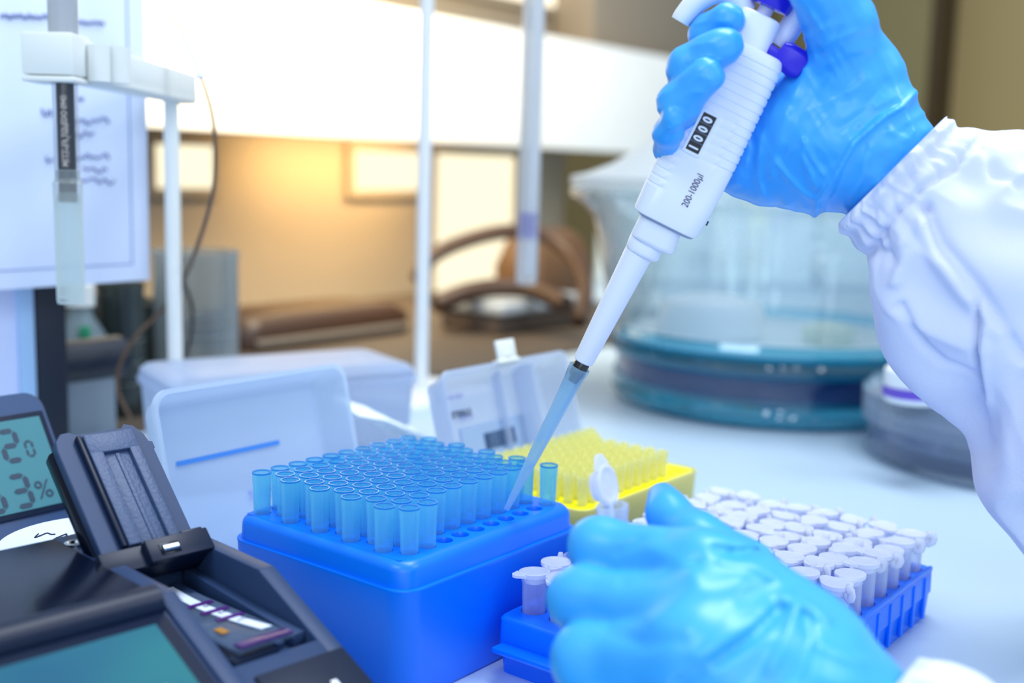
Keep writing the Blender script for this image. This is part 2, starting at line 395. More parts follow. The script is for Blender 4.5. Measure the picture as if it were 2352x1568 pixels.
put('lettering', join(mv(textmesh('Pipette tips', .0052), -.050, .0495, .0170), mv(textmesh('200 \u00b5l', .005), -.034, .036, .0168)), plastic('violet_print', '#6f78cc', .6), yl, smooth=False)
put('lettering', mv(textmesh('STERILE', .0052, bold=.0002), -.040, .0385, .0168), M_ink, yl, smooth=False)

# ================================================================ SMALL TUBE RACK
RX0, RX1, RY0, RY1, RZ = .0425, .2375, -.2230, -.1015, .0250
rk = thing('tube_rack', 'low blue tube rack of microtubes held down by the front gloved hand', 'rack', MR(RX0, RY0, 0))
rw, rd = RX1-RX0, RY1-RY0; rcx, rcy = rw/2, rd/2
put('rack_body', rloft([(0, rcx-.0015, rcy-.0015, .004, rcx, rcy), (.0125, rcx-.0005, rcy-.0005, .005, rcx, rcy), (.0130, rcx+.0002, rcy+.0002, .005, rcx, rcy), (.0236, rcx, rcy, .005, rcx, rcy), (.0246, rcx-.0008, rcy-.0008, .0048, rcx, rcy)], 6, True, False), M_rack, rk, angle=40)
trs = [(.0085+j*.0149, [.0152+k*.0153 for k in range(12)]) for j in range(8)]
put('perforated_deck', join(rloft([(.0246, rcx-.0008, rcy-.0008, .0048, rcx, rcy), (RZ, rcx-.0018, rcy-.0018, .004, rcx, rcy)], 6, False, False),
    holed_plate(trs, .0153, .0149, .0058, RZ, rrect(rcx-.0018, rcy-.0018, .004, 6, rcx, rcy), .012, 20)), M_rack, rk, angle=40)
for e in (0, 1):
    x0 = -.0085 if e == 0 else rw-.001
    put('end_handle', box(x0, x0+.0095, .010, rd-.004 if e == 0 else rd*.45, .0118, .0146, .0012), M_rack, rk)
put('side_ribs', join(*[box(.012+i*.0153, .0142+i*.0153, -.0009, .001, .002, .0225, .0004, 1) for i in range(12)]), M_rack, rk)
put('deck_lip', box(.004, rw-.004, -.0004, .0016, .0235, .0262, .0006), M_rack, rk)

# microtubes
TT = .0165
tb = lathe([(.0006, -.022), (.0024, -.019), (.0050, -.004), (.0053, TT-.003), (.0056, TT-.0025), (.0056, TT), (.0047, TT), (.0045, .002), (.0020, -.018)], 20, True, False)
tube_me = mkmesh('tube_body', *tb, M_tube, True, 45)
def lid_geo():
    cap = lathe([(.0046, -.0030), (.0050, -.0006), (.0066, -.0002), (.0069, .0006), (.0068, .0016), (.0058, .0019), (.0050, .0012), (.0030, .0011)], 22, True, True)
    tab = [(.0060, .0045), (.0098, .0018), (.0104, 0), (.0098, -.0018), (.0060, -.0045)]
    tabm = loft([[(x, y, .0002) for x, y in tab], [(x, y, .0014) for x, y in tab]])
    return join(cap, tabm)
lid_me = mkmesh('tube_lid', *lid_geo(), M_tubelid, True, 40)
hinge_me = mkmesh('lid_hinge', *tube(spline([(-.0058, 0, TT-.001), (-.0085, 0, TT-.003), (-.0098, 0, TT+.0005), (-.0066, 0, TT+.0012)], 8), .0011, 6, flat=2.2), M_tubelid, True)
NT = [0]
def microtube(M, label, group='microtubes in the small blue rack', openang=None):
    t = thing('microtube', label, 'tube', M, group)
    put('tube_body', tube_me, None, t)
    if openang is None: ML = Matrix.Translation((0, 0, TT))
    else: ML = Matrix.Translation((-.0085, 0, TT+.001)) @ Matrix.Rotation(-openang, 4, 'Y') @ Matrix.Translation((.0085, 0, 0))
    put('tube_lid', lid_me, None, t, ML)
    if openang is None: put('lid_hinge', hinge_me, None, t)
    return t
for j, (y, xs) in enumerate(trs):
    for k, x in enumerate(xs):
        if j < 4 and k < 5: continue                      # these places are under the hand
        if j in (4, 5) and k < 3: continue
        if j == 6 and k == 0: pass
        ang = random.choice((math.pi*.25, math.pi*1.1, math.pi*.9, math.pi*.6, math.pi*1.3))+random.uniform(-.4, .4)
        if (j, k) == (7, 0): ang = math.pi-.52+.05
        M = MR(RX0+x, RY0+y, RZ+random.uniform(-.0008, .0012)) @ Matrix.Rotation(ang, 4, 'Z') @ Matrix.Rotation(random.uniform(-.05, .05), 4, 'X')
        oa = None
        lb = 'closed white-lidded microtube, %s from the far end in the %s row from the camera side' % (ORD[11-k], ORD[j])
        if (j, k) == (7, 0): lb = 'microtube with a pointed lid tab, alone at the near left corner of the small rack'
        if (j, k) == (7, 1): lb = 'microtube just behind the corner tube, its lid against the curled fingers'; M = MR(RX0+x, RY0+y, RZ) @ Matrix.Rotation(math.pi+.4, 4, 'Z')
        if (j, k) == (7, 2): lb = 'microtube with its lid raised beside the curled fingers'; oa = -.9
        if j == 0 and k == 11: lb = 'closed microtube at the far right corner of the small rack'
        microtube(M, lb, openang=oa)

# ================================================================ helpers for planes
def locpt(M, px, py, z=0.0):                                   # where a line of sight meets the local plane z of frame M
    Mi = M.inverted(); o = Mi @ Vector(CAM); d = Mi.to_3x3() @ Vector(ray(px, py))
    k = (z-o.z)/d.z; p = o+d*k; return p.x, p.y
def spanY(px0, py0, px1, py1, y):
    a = toR(onY(px0, py0, y)); b = toR(onY(px1, py1, y)); return a[0], b[0], b[2], a[2]
MB = MR(0, 0, 0)
def bar(a, b, r, n=10): return tube([a, b], r, n)
def prism(prof, x0, x1, bev=0.0, seg=2):                       # profile in (y, z) extruded along x
    n = len(prof)
    V = [(x0, y, z) for y, z in prof]+[(x1, y, z) for y, z in prof]
    Fc = [tuple(range(n)), tuple(reversed(range(n, 2*n)))]+[(i, i+n, (i+1) % n+n, (i+1) % n) for i in range(n)]
    bm = bmesh.new(); vs = [bm.verts.new(v) for v in V]
    for f in Fc: bm.faces.new([vs[i] for i in f])
    bmesh.ops.recalc_face_normals(bm, faces=bm.faces)
    if bev: bmesh.ops.bevel(bm, geom=bm.edges[:], offset=bev, segments=seg, profile=.5, affect='EDGES')
    bm.verts.index_update()
    V = [tuple(v.co) for v in bm.verts]; Fc = [tuple(v.index for v in f.verts) for f in bm.faces]; bm.free(); return V, Fc

# ================================================================ ROOM
M_wall = plastic('warm_grey_wall', '#968b7a', .8, .2, var=(3, .05))
M_fascia = plastic('white_shelf_paint', '#f4f3ee', .6, .3)
M_tan = plastic('tan_wall', '#b39c6c', .8, .2, var=(2, .06))
M_brown = plastic('dark_brown_veneer', '#4a3a24', .6, .3, var=(5, .1))
M_win = lamp('daylit_frosted_glass', '#fff3d0', 1.15)
M_win2 = lamp('daylit_upper_glass', '#fff2d6', 1.5)
WY = .95
def struct(name, VF, m, M=None, **k):
    o = put(name, VF, m, None, M or MB, **k); o['kind'] = 'structure'; return o
struct('floor', box(-1.6, 3.3, -3.0, 2.5, -.85, -.80), plastic('grey_floor', '#9a9a98', .5), smooth=False)
wall = struct('wall_back', box(-1.6, 1.55, WY, WY+.05, -.02, 1.3), M_wall, smooth=False)
def win(name, px0, py0, px1, py1, m, fr=.012):
    x0, x1, z0, z1 = spanY(px0, py0, px1, py1, WY)
    f = struct(name, join(box(x0-fr, x0, WY-.012, WY, z0-fr, z1+fr), box(x1, x1+fr, WY-.012, WY, z0-fr, z1+fr), box(x0, x1, WY-.012, WY, z0-fr, z0), box(x0, x1, WY-.012, WY, z1, z1+fr)), M_wall, smooth=False)
    put('pane', box(x0, x1, WY-.006, WY-.002, z0, z1), m, f, Matrix.Identity(4), smooth=False)
win('window_1', 345, 330, 485, 432, M_win)
win('window_2', 805, 345, 968, 436, M_win)
win('window_3', 992, 352, 1168, 655, M_win)
win('window_4', 560, -300, 1268, 20, M_win2)
fx0, fx1 = toR(onY(-300, 100, .80))[0], toR(onY(1540, 130, .80))[0]
fz0 = toR(onY(900, 322, .80))[2]; fz1 = toR(onY(1400, 106, .80))[2]
struct('trim_1', box(fx0, fx1+.9, .80, .83, fz0, fz1, .002), M_fascia)
struct('trim_2', box(fx0, fx1+.9, .83, WY, fz0+.05, fz0+.07), M_wall)
struct('wall_right', box(3.2, 3.25, -3.0, 2.5, -.8, 2.2), M_tan, smooth=False)
struct('wall_far', box(1.4, 3.2, 2.45, 2.5, -.8, 2.2), M_tan, smooth=False)
a = toR(un(2142, 150, 3.3))
cab = thing('tall_cabinet', 'dark brown tall cabinet edge in the upper right background', 'cabinet', MR(a[0], a[1], -.8))
put('cabinet_body', box(-.03, .12, -.02, .5, 0, 2.4, .004), M_brown, cab)
put('cabinet_door', box(-.045, -.028, .0, .48, .02, 2.36, .003), plastic('olive_door', '#83764a', .6), cab)
a = toR(un(1420, 20, 1.9))
up = thing('upper_cabinet', 'grey-brown wall cabinet above the white shelf front', 'cabinet', MR(toR(onY(1283, 60, .93))[0], .85, fz1+.004))
put('cabinet_body', box(0, .55, 0, .09, 0, .5, .003), plastic('taupe_laminate', '#8a7f70', .6, bmp=(60, .2, .001)), up)
# white low cabinet seen through the desiccator
wc = thing('white_cabinet', 'pale low cabinet seen through the glass of the desiccator', 'cabinet', Matrix.Translation((.56, 2.24, 0)))
put('cabinet_body', box(-.40, .44, .0, .045, 0, .205, .003), plastic('pale_cabinet', '#cfe0ea', .4), wc)
for i in range(4): put('cabinet_door', box(-.395+i*.209, -.192+i*.209, -.012, -.001, .010, .198, .003), plastic('pale_door_%d' % i, '#d9e8f0', .3), wc)
# ================================================================ DESICCATOR (large round glass vessel)
c0 = at(1760, 992, 0); dirc = c0/np.linalg.norm(c0[:2]); BC = c0+dirc*np.array([1, 1, 0])*.152; BC[2] = 0
ds = thing('glass_desiccator', 'large round glass desiccator with a teal glass foot, back right', 'desiccator', Matrix.Translation(BC))
put('foot', lathe([(.02, .001), (.138, .0), (.149, .004), (.153, .012), (.150, .020), (.151, .026)], 72, True, False), M_teal, ds, label='teal glass foot ring')
put('lower_bowl', lathe([(.149, .022), (.1485, .030), (.149, .044), (.151, .047)], 72), M_navy, ds, label='dark navy lower band')
put('waist_ring', lathe([(.150, .044), (.154, .047), (.1555, .052), (.154, .057), (.151, .059)], 72), M_teal, ds)
put('lower_base', lathe([(.0, .020), (.140, .020), (.144, .046), (.1, .047), (.0, .047)], 60, True, True), plastic('drying_beads', '#1b2f57', .7), ds, label='dark blue drying agent')
put('porcelain_plate', lathe([(.0, .0575), (.140, .0575), (.146, .060), (.146, .063), (.0, .063)], 64), plastic('porcelain', '#e4eef2', .3), ds)
put('shelf_flange', lathe([(.151, .059), (.158, .063), (.1595, .068), (.157, .0735)], 72), M_teal, ds)
put('glass_wall', lathe([(.1555, .070), (.158, .082), (.163, .110), (.171, .150), (.177, .174), (.188, .184), (.197, .190), (.199, .197), (.194, .2015), (.174, .2015), (.170, .180), (.163, .150), (.154, .10), (.152, .075)], 96), clear('desiccator_glass', '#f0f7fa', '#d4e4ec', .08, .82, .03, .5, .26, 1.8), ds)
put('lid', lathe([(.199, .202), (.199, .209), (.182, .213), (.160, .222), (.115, .250), (.070, .266), (.03, .270), (0, .271)], 80), clear('frosted_dome', '#f2f4f4', '#eceff0', .8, .97, .3, .5, .05), ds, label='pale frosted dome lid')
for dx, dy, s, col, nm in ((-.065, -.03, 1.45, '#f6f8fa', 'white_jar'), (-.093, -.01, .62, '#eceff6', 'white_jar'), (.04, -.05, .7, '#dfe6cf', 'pale_dish')):
    o = put(nm, lathe([(0, 0), (.030*s, 0), (.034*s, .006), (.034*s, .018*s), (.030*s, .024*s), (.012*s, .028*s), (0, .028*s)], 24), plastic(nm+'_glaze', col, .4), None, Matrix.Translation((BC[0]+dx, BC[1]+dy, .0632)))
    tag(o, {'white_jar': 'white lidded pot on the plate inside the desiccator' if s > .9 else 'smaller white pot left of the lidded pot in the desiccator', 'pale_dish': 'pale greenish dish on the plate inside the desiccator'}[nm], 'pot' if nm == 'white_jar' else 'dish')

# ================================================================ GLASS DISH at right
c1 = at(2320, 1140, 0); d1 = c1/np.linalg.norm(c1[:2]); DC = c1+d1*np.array([1, 1, 0])*.110; DC[2] = 0
gd = thing('glass_dish', 'wide shallow glass dish with grey contents beside the sleeve', 'dish', Matrix.Translation(DC))
put('dish_wall', lathe([(.02, .0005), (.104, 0), (.110, .004), (.1105, .03), (.109, .034), (.112, .036), (.112, .039), (.106, .039), (.106, .006), (0, .005)], 80, True, False), clear('smoky_glass', '#e2e8f0', '#93a3bf', .14, .9, .05, .4, .12, 1.6), gd)
put('contents', lathe([(0, .006), (.098, .006), (.1, .016), (.06, .021), (.02, .017), (0, .018)], 48), plastic('grey_crystals', '#66728c', .6, bmp=(80, .6, .004)), gd)
put('cover', lathe([(.115, .030), (.1155, .052), (.110, .057), (.06, .060), (.02, .061), (0, .061)], 80), clear('smoky_cover', '#eaf0f6', '#c3d1e2', .14, .9, .05, .4, .14, 1.5), gd)
put('knob', lathe([(.004, .060), (.004, .066), (.010, .069), (.010, .073), (0, .075)], 24), M_glass, gd)
jp = at(2098, 918, .061) 
jr = thing('white_jar', 'small white jar with a violet band on the glass dish cover', 'jar', Matrix.Translation((jp[0], jp[1], .060)))
put('jar_body', lathe([(0, 0), (.019, 0), (.021, .003), (.021, .022), (.018, .025), (0, .025)], 28), M_white, jr)
put('violet_band', lathe([(.0213, .004), (.0213, .011)], 28), plastic('violet_tape', '#6a4fc8', .4), jr)

# ================================================================ PHOTOMETER (black instrument, front left)
MDv = MR(-.0535, -.071, 0, math.radians(-6.3))
dv = thing('photometer', 'black bench photometer with a raised chamber lid, front left', 'instrument', MDv)
SL = math.tan(math.radians(23.21)); SA = math.radians(23.21)
def zs(y): return .065+SL*y if y < 0 else .065
Bk = .083
def prof(y0, y1, zb):                                          # follows the casing top between y0 and y1
    p = [(y0, zb), (y0, zs(y0))]
    if y0 < 0 < y1: p.append((0, .065))
    p += [(y1, zs(y1)), (y1, zb)]
    return p
cas = [prism(prof(-.140, Bk, 0), -.0072, 0, .0012), prism(prof(-.140, Bk, 0), -.0475, -.0405, .0008),
       prism(prof(-.140, -.0365, 0), -.0410, -.0068, .0008), prism(prof(.0470, Bk, 0), -.0410, -.0068, .0008), prism(prof(-.037, .048, 0)[0:1]+[(-.037, .0455), (.048, .0455), (.048, 0)], -.0410, -.0068)]
put('casing', join(*cas), M_grey, dv, angle=30)
put('console', prism(prof(-.140, Bk-.004, 0), -.245, -.0478, .0015), M_grey, dv, angle=30)
put('cover_plate', prism([(.002, .0645), (.0040, .0668), (.076, .0668), (.079, .0658), (.079, .0645)], -.245, -.0490, .0010, 3), M_blkgl, dv, angle=40, label='glossy black top cover')
put('front_roll', tube([(-.245, -.0035, .0642), (-.0500, -.0035, .0642)], .0062, 16), M_blk, dv)
def slopeM(x, y, h=0.0):                                        # frame lying on the sloping console, local y uphill
    c, s = math.cos(SA), math.sin(SA)
    return MDv @ frame((x, y-h*s, zs(y)+h*c), (1, 0, 0), (0, c, s), (0, -s, c))
iD = MDv.inverted()
Ms = slopeM(-.0555, -.0115, .0004)
put('screen_bezel', join(box(-.19, .0055, -.058, -.0005+.004, -.001, .0012, .0008)), M_blk, dv, iD @ Ms)
mscr, nts, bs = newmat('teal_screen'); bs.inputs['Base Color'].default_value = lin('#06343f'); bs.inputs['Roughness'].default_value = .5; bs.inputs['Specular IOR Level'].default_value = .15
tcs = nts.nodes.new('ShaderNodeTexCoord'); nz = nts.nodes.new('ShaderNodeTexNoise'); nz.inputs['Scale'].default_value = 18; nz.inputs['Detail'].default_value = 1
rp = nts.nodes.new('ShaderNodeValToRGB'); rp.color_ramp.elements[0].color = lin('#1c6aa0'); rp.color_ramp.elements[1].color = lin('#2c98a8'); rp.color_ramp.elements[0].position = .35; rp.color_ramp.elements[1].position = .65
nts.links.new(tcs.outputs['Object'], nz.inputs[0]); nts.links.new(nz.outputs[0], rp.inputs[0]); nts.links.new(rp.outputs[0], bs.inputs['Emission Color']); bs.inputs['Emission Strength'].default_value = .50
scr = put('screen', box(-.185, -.0005, -.054, -.0020, .0013, .0018), mscr, dv, iD @ Ms, smooth=False)
put('screen_field', join(box(-.022, -.010, -.036, -.0280, .0019, .0021), box(-.050, -.038, -.0345, -.0290, .0019, .0021)), lamp('screen_white', '#c7c4ec', .75), dv, iD @ Ms, smooth=False, label='pale lilac field on the screen')
Mk = slopeM(-.0045, -.0435, .0003)
put('keypad', box(-.0330, .0030, -.050, 0, -.001, .0010, .0006), M_blk, dv, iD @ Mk)
put('key_legend', join(box(-.0150, -.0125, -.022, -.015, .0011, .0014, .0001), box(-.0110, -.0085, -.022, -.0125, .0011, .0014, .0001), box(-.022, -.0165, -.022, -.018, .0011, .0014, .0001)), M_white, dv, iD @ Mk, label='white key legend')
# chamber fittings
put('chamber_rail', join(prism([(-.030, .0455), (-.030, .0505), (.044, .0545), (.044, .0455)], -.0125, -.0075, .0006), prism([(-.028, .0455), (-.028, .0480), (.044, .0500), (.044, .0455)], -.0180, -.0145, .0005)), M_grey, dv, angle=30)
put('carrier', join(box(-.0395, -.0200, -.034, .040, .0455, .0478, .0005), box(-.0395, -.022, -.0355, -.030, .047, .0500, .0006)), M_blk, dv)
put('latch_recess', box(-.0385, -.0345, -.031, -.010, .0470, .0486, .0006), M_blkgl, dv)
sc_l = MDv @ Matrix.Translation((-.0443, .0697, .0653))
put('screw', lathe([(.0040, -.0005), (.0040, .0006), (.0030, .0009), (.0022, .0006), (.0016, -.0004), (0, -.0005)], 20), M_steel, dv, iD @ sc_l)
# raised lid of the chamber: local x across, y up the lid, z out of its inner face
b = .72
Ml2 = MDv @ frame((-.0265, .0440, .0660), (1, 0, 0), (0, b, math.sqrt(1-b*b)), (0, -math.sqrt(1-b*b), b))
LM = iD @ Ml2
outl = [(-.0190, 0), (.0195, 0), (.0195, .044), (.0202, .0445), (.0202, .0475), (.0188, .048), (.0180, .052), (.0150, .0565), (.0115, .0578), (.0100, .0560), (-.0100, .0560), (-.0120, .0575), (-.0155, .0572), (-.0185, .0540), (-.0192, .050)]
lidp = thing_lid = put('chamber_lid', loft([[(x*.97, y, -.0052) for x, y in outl], [(x, y, -.0042) for x, y in outl], [(x, y, -.0004) for x, y in outl], [(x*.98, y*.995, 0) for x, y in outl]]), M_grey, dv, LM, angle=40)
put('lid_skirt', box(-.0200, .0192, .0005, .0530, -.0120, -.0050, .0015), M_blkgl, lidp, Matrix.Identity(4))
def rail(u0, u1, v0, v1, w): return box(u0, u1, v0, v1, -.0002, w, .0006)
put('raised_pad', join(rail(-.0085, -.0030, .002, .0535, .0028), rail(.0080, .0125, .002, .0535, .0028), rail(-.0083, .0123, .0442, .0533, .0029), rail(-.0032, .0082, .002, .0445, .0010), rail(.0018, .0040, .002, .0440, .0016)), plastic('brushed_black_pad', '#3a4d72', .5, .6, bmp=(700, .5, .0006)), lidp, Matrix.Identity(4))
put('side_ridge', join(rail(-.0112, -.0092, .002, .0535, .0030), rail(-.0100, -.0085, .002, .0535, .0016)), M_blk, lidp, Matrix.Identity(4))
put('hinge_block', join(box(-.0230, .0205, -.0095, -.0002, -.0065, .0052, .0006), box(-.0060, .0205, -.0100, -.0004, .0045, .0088, .0006), box(.010, .0190, -.0020, .0006, .0050, .0080, .0003)), M_blk, dv, LM)
put('hinge_pin', tube([(-.0005, -.0058, .0088), (.0058, -.0058, .0088)], .0018, 12), M_steel, dv, LM)
put('hinge_pocket', box(-.0015, .0068, -.0082, -.0034, .0080, .0090, .0002), M_blkgl, dv, LM)
# plastic slide with a white label lying in the chamber
Msl = MDv @ Matrix.Translation((-.0262, .0, .0500)) @ Matrix.Rotation(math.radians(-3), 4, 'X')
sl = thing('sample_slide', 'clear plastic slide with white label and purple bands in the chamber', 'slide', Msl)
put('slide_body', box(-.0110, .0110, -.0350, .0400, 0, .0012, .0004), clear('slide_plastic', '#e8eef8', '#8fa6c8', .12, .7, .06), sl)
def strip(x0, y0, x1, y1, w, z, nn=14, bend=.003):
    rg = []
    for i in range(nn):
        t = i/(nn-1); x = x0+(x1-x0)*t; y = y0+(y1-y0)*t; rg.append((x-bend*math.sin(math.pi*t), y))
    V = [(x-w/2, y, z) for x, y in rg]+[(x+w/2, y, z) for x, y in rg]
    return V, [(i, i+nn, i+nn+1, i+1) for i in range(nn-1)]
la = locpt(Msl, 385, 1350, .0014); lb = locpt(Msl, 613, 1440, .0014)
put('white_label', strip(la[0], la[1], lb[0], lb[1], .0046, .0014), M_paper, sl, label='curved white paper label')
put('purple_band', join(*[box(locpt(Msl, a_, b_, .0016)[0]-.0055, locpt(Msl, a_, b_, .0016)[0]+.0055, locpt(Msl, a_, b_, .0016)[1]-.0013, locpt(Msl, a_, b_, .0016)[1]+.0013, .0015, .0018) for a_, b_ in ((457, 1388), (493, 1402), (528, 1416))]), plastic('purple_ink', '#4a1470', .4), sl)
put('lettering', join(*[mv(textmesh(t, .0030), locpt(Msl, a_, b_, .0016)[0], locpt(Msl, a_, b_, .0016)[1], .0017) for t, a_, b_ in (('80', 468, 1393), ('84', 502, 1408), ('62.4', 545, 1424))]), M_ink, sl, smooth=False)
put('end_grip', box(-.0100, .0110, -.0345, -.0295, .0012, .0022, .0003), plastic('dark_purple_grip', '#3d1c63', .3), sl)
for i in range(1): put('amber_mark', box(-.007, -.004, -.018, -.012, .0015, .0018), plastic('amber_ink', '#a5701c', .5), sl)

# ================================================================ THERMO-HYGROMETER
Mt = lean(-.0790, .0930, .0045, .58)
tm = thing('digital_hygrometer', 'navy digital thermometer with large grey digits, cut by the left edge', 'thermometer', Mt)
put('case', xf(rloft([(0, .060, .053, .008), (.001, .061, .054, .009), (.014, .061, .054, .009), (.016, .059, .052, .008)], 6), Matrix.Translation((0, .055, 0))), plastic('navy_plastic', '#22406a', .4, .4), tm, angle=40)
lx1, ly1 = locpt(Mt, 84, 958); lx2, ly0 = locpt(Mt, 158, 1152)
lx = (lx1+lx2)/2
put('display_frame', box(-.058, lx+.003, ly0-.003, ly1+.003, -.0012, .0005, .0004), M_blk, tm)
put('display', box(-.055, lx, ly0, ly1, -.0016, -.0010), plastic('lcd_grey_green', '#477f88', .5, .2), tm, smooth=False)
M_lcd = plastic('lcd_segment', '#12304a', .5)
def seg7(ch, x, y, w, h, t, it=.0):
    on = {'0': 'abcdef', '1': 'bc', '2': 'abged', '3': 'abgcd', '4': 'fgbc', '5': 'afgcd', '6': 'afgedc', '7': 'abc', '8': 'abcdefg', '9': 'abcdfg', '-': 'g'}[ch]
    P = {'a': (0, h, w, h), 'b': (w, h, w, h/2), 'c': (w, h/2, w, 0), 'd': (0, 0, w, 0), 'e': (0, h/2, 0, 0), 'f': (0, h, 0, h/2), 'g': (0, h/2, w, h/2)}
    out = []
    for s in on:
        x0, y0, x1, y1 = P[s]; L = math.hypot(x1-x0, y1-y0); ux, uy = (x1-x0)/L, (y1-y0)/L; nx, ny = -uy, ux; g = t*.18
        pts = [(x0+ux*g, y0+uy*g), (x0+ux*(g+t/2)+nx*t/2, y0+uy*(g+t/2)+ny*t/2), (x1-ux*(g+t/2)+nx*t/2, y1-uy*(g+t/2)+ny*t/2), (x1-ux*g, y1-uy*g), (x1-ux*(g+t/2)-nx*t/2, y1-uy*(g+t/2)-ny*t/2), (x0+ux*(g+t/2)-nx*t/2, y0+uy*(g+t/2)-ny*t/2)]
        out.append(([(x+a+it*bq, y+bq, -.0018) for a, bq in pts], [(0, 1, 2, 3, 4, 5)]))
    return join(*out)
def pc(px, py): return locpt(Mt, px, py, -.0017)
a1 = pc(18, 1060); a2 = pc(48, 985); b1 = pc(42, 1165); b2 = pc(80, 1085)
dg = []
hh = a2[1]-a1[1]; ww = hh*.50
dg.append(seg7('2', a1[0], a1[1], ww, hh, hh*.17)); dg.append(seg7('2', a1[0]-ww*1.7, a1[1], ww, hh, hh*.17))
dg.append(seg7('0', a1[0]+ww*1.45, a1[1]+hh*.05, ww*.45, hh*.5, hh*.08))
h2 = b2[1]-b1[1]; w2 = h2*.52
dg.append(seg7('3', b1[0], b1[1], w2, h2, h2*.17)); dg.append(seg7('5', b1[0]-w2*1.7, b1[1], w2, h2, h2*.17))
put('digits', join(*dg), M_lcd, tm, smooth=False)
put('percent_sign', xf(textmesh('%', h2*.85), Matrix.Translation((b1[0]+w2*1.35, b1[1]+h2*.38, -.0019))), M_lcd, tm, smooth=False)

# ================================================================ WHITE ROUND TUB
wp = at(203, 1240, .052)
tubm = thing('white_tub', 'low round white tub with handwriting, between hygrometer and photometer', 'tub', Matrix.Translation((wp[0], wp[1], 0)))
put('tub_body', lathe([(.031, 0), (.033, .002), (.035, .047), (.0362, .048), (.0362, .0520), (.034, .0522), (0, .0522)], 56, True), M_paper, tubm)
scr_ = []
for i in range(5):
    p = spline([(-.024+i*.010+random.uniform(-.001, .001)+k*.0015, .004+random.uniform(-.004, .004), .0524) for k in range(6)], 18); scr_.append(tube(p, .00035, 4))
put('handwriting', join(*scr_), M_ink, tubm)

# ================================================================ NOTICE SHEET AND STAND at left
SY = .30
px_ = lambda x, y: toR(onY(x, y, SY))
x1, _, z0 = px_(345, 643); x0 = px_(-200, 600)[0]; zt = px_(325, -160)[2]
sh = thing('notice_sheet', 'laminated white sheet with handwritten notes, hanging at the left edge', 'notice', MR(x1, SY, z0))
Wd = x1-x0; Hh = zt-z0
put('sheet', join(box(-Wd, 0, 0, .002, 0, Hh, .0005)), M_paper, sh)
M_line = plastic('blue_grey_line', '#8f9fc8', .6)
bl = px_(305, 604)
put('border_line', join(box(-Wd, bl[0]-x1, -.0005, 0, bl[2]-z0-.001, bl[2]-z0), box(bl[0]-x1-.0009, bl[0]-x1, -.0005, 0, bl[2]-z0, Hh)), M_line, sh, smooth=False)
hw_ = []
for (hx0, hy0, hx1, hy1) in ((0, 30, 110, 45), (175, 48, 238, 58), (95, 250, 118, 268), (165, 270, 250, 285), (175, 300, 215, 318), (105, 352, 122, 372), (172, 352, 250, 366), (190, 382, 245, 396), (185, 408, 262, 422), (178, 222, 190, 250)):
    n_ = max(4, int((hx1-hx0)/7)); pts = []
    for i in range(n_+1):
        q_ = px_(hx0+(hx1-hx0)*i/n_, (hy0+hy1)/2+(random.uniform(-.5, .5))*(hy1-hy0)*(1.0 if hy0 > 60 else .6))
        pts.append((q_[0]-x1, -.0006, q_[2]-z0))
    hw_.append(tube(spline(pts, n_*3), .0007 if hy0 > 60 else .0011, 4))
pen_ = plastic('pen_blue_grey', '#6d78a6', .6)
for g_ in hw_: put('handwriting_line', g_, pen_, sh)
q0 = toR(onY(70, 700, .33)); q1 = toR(onY(140, 960, .33))
st = thing('display_stand', 'black upright frame with a pale panel under the notice sheet', 'stand', MR(q0[0], .33, 0))
qr = toR(onY(139, 800, .33))[0]-q0[0]
put('upright', box(0.0, qr+.002, -.006, .012, 0, z0+.02, .002), plastic('black_frame', '#0b1426', .5), st)
put('side_panel', box(-.16, -.0005, -.004, .008, .001, z0+.01, .002), plastic('lilac_panel', '#cbd6f6', .5), st)
put('edge_strip', box(-.012, -.0008, -.0062, -.0035, .001, z0+.01, .001), plastic('pale_blue_strip', '#9fc0e4', .4), st)

# ================================================================ ELECTRODE AND ARM
E0 = un(147, 130, .600)
def vz(px, py, dep): return un(px, py, dep)[2]
el = thing('electrode_stand', 'white laboratory electrode stand with its arm reaching forward, at left', 'stand', Matrix.Translation((E0[0], E0[1], 0)))
P2 = un(397, 500, .80); dx, dy = P2[0]-E0[0], P2[1]-E0[1]
za = vz(120, 190, .6); zb = vz(120, 78, .6)
put('clamp_block', join(box(-.0185, .0085, -.010, .016, za+.0035, zb, .0016), box(-.0185, .0088, -.0105, .0162, za, za+.003, .0010)), M_cream, el)
ang_ = math.atan2(dy, dx); Lr = math.hypot(dx, dy)
Ma = Matrix.Translation((0, 0, 0)) @ Matrix.Rotation(ang_, 4, 'Z')
put('arm', join(box(.012, Lr+.035, -.0095, .0075, za+.001, zb-.002, .003), box(.02, Lr+.032, -.0105, -.0085, za+.003, za+.0045)), M_cream, el, Ma)
put('arm_collar', join(*[lathe([(.0, za+.002), (r_, za+.002), (r_, zb-.004), (0, zb-.004)], 24, cx=xx, cy=yy) for xx, yy, r_ in ((.0135, .012, .0060), (.0205, .022, .0065))]), M_cream, el)
put('post', lathe([(.0, 0), (.0052, 0), (.0052, za+.01), (0, za+.01)], 20, cx=dx, cy=dy), M_cream, el)
put('base_plate', xf(rloft([(0, .05, .04, .01), (.008, .05, .04, .01), (.010, .048, .038, .009)], 5), Matrix.Translation((dx, dy, 0))), M_cream, el)
eg = thing('electrode', 'glass electrode with a dark printed shaft and a translucent wetting cap', 'electrode', Matrix.Translation((E0[0], E0[1], 0)))
zc0, zc1 = vz(148, 706, .6), vz(148, 392, .6)
put('head_tube', lathe([(0, zb-.001), (.0075, zb-.001), (.0075, zb+.06), (0, zb+.06)], 24), clear('grey_tube', '#e2e4e6', '#c9cbcc', .5, .9, .1), eg)
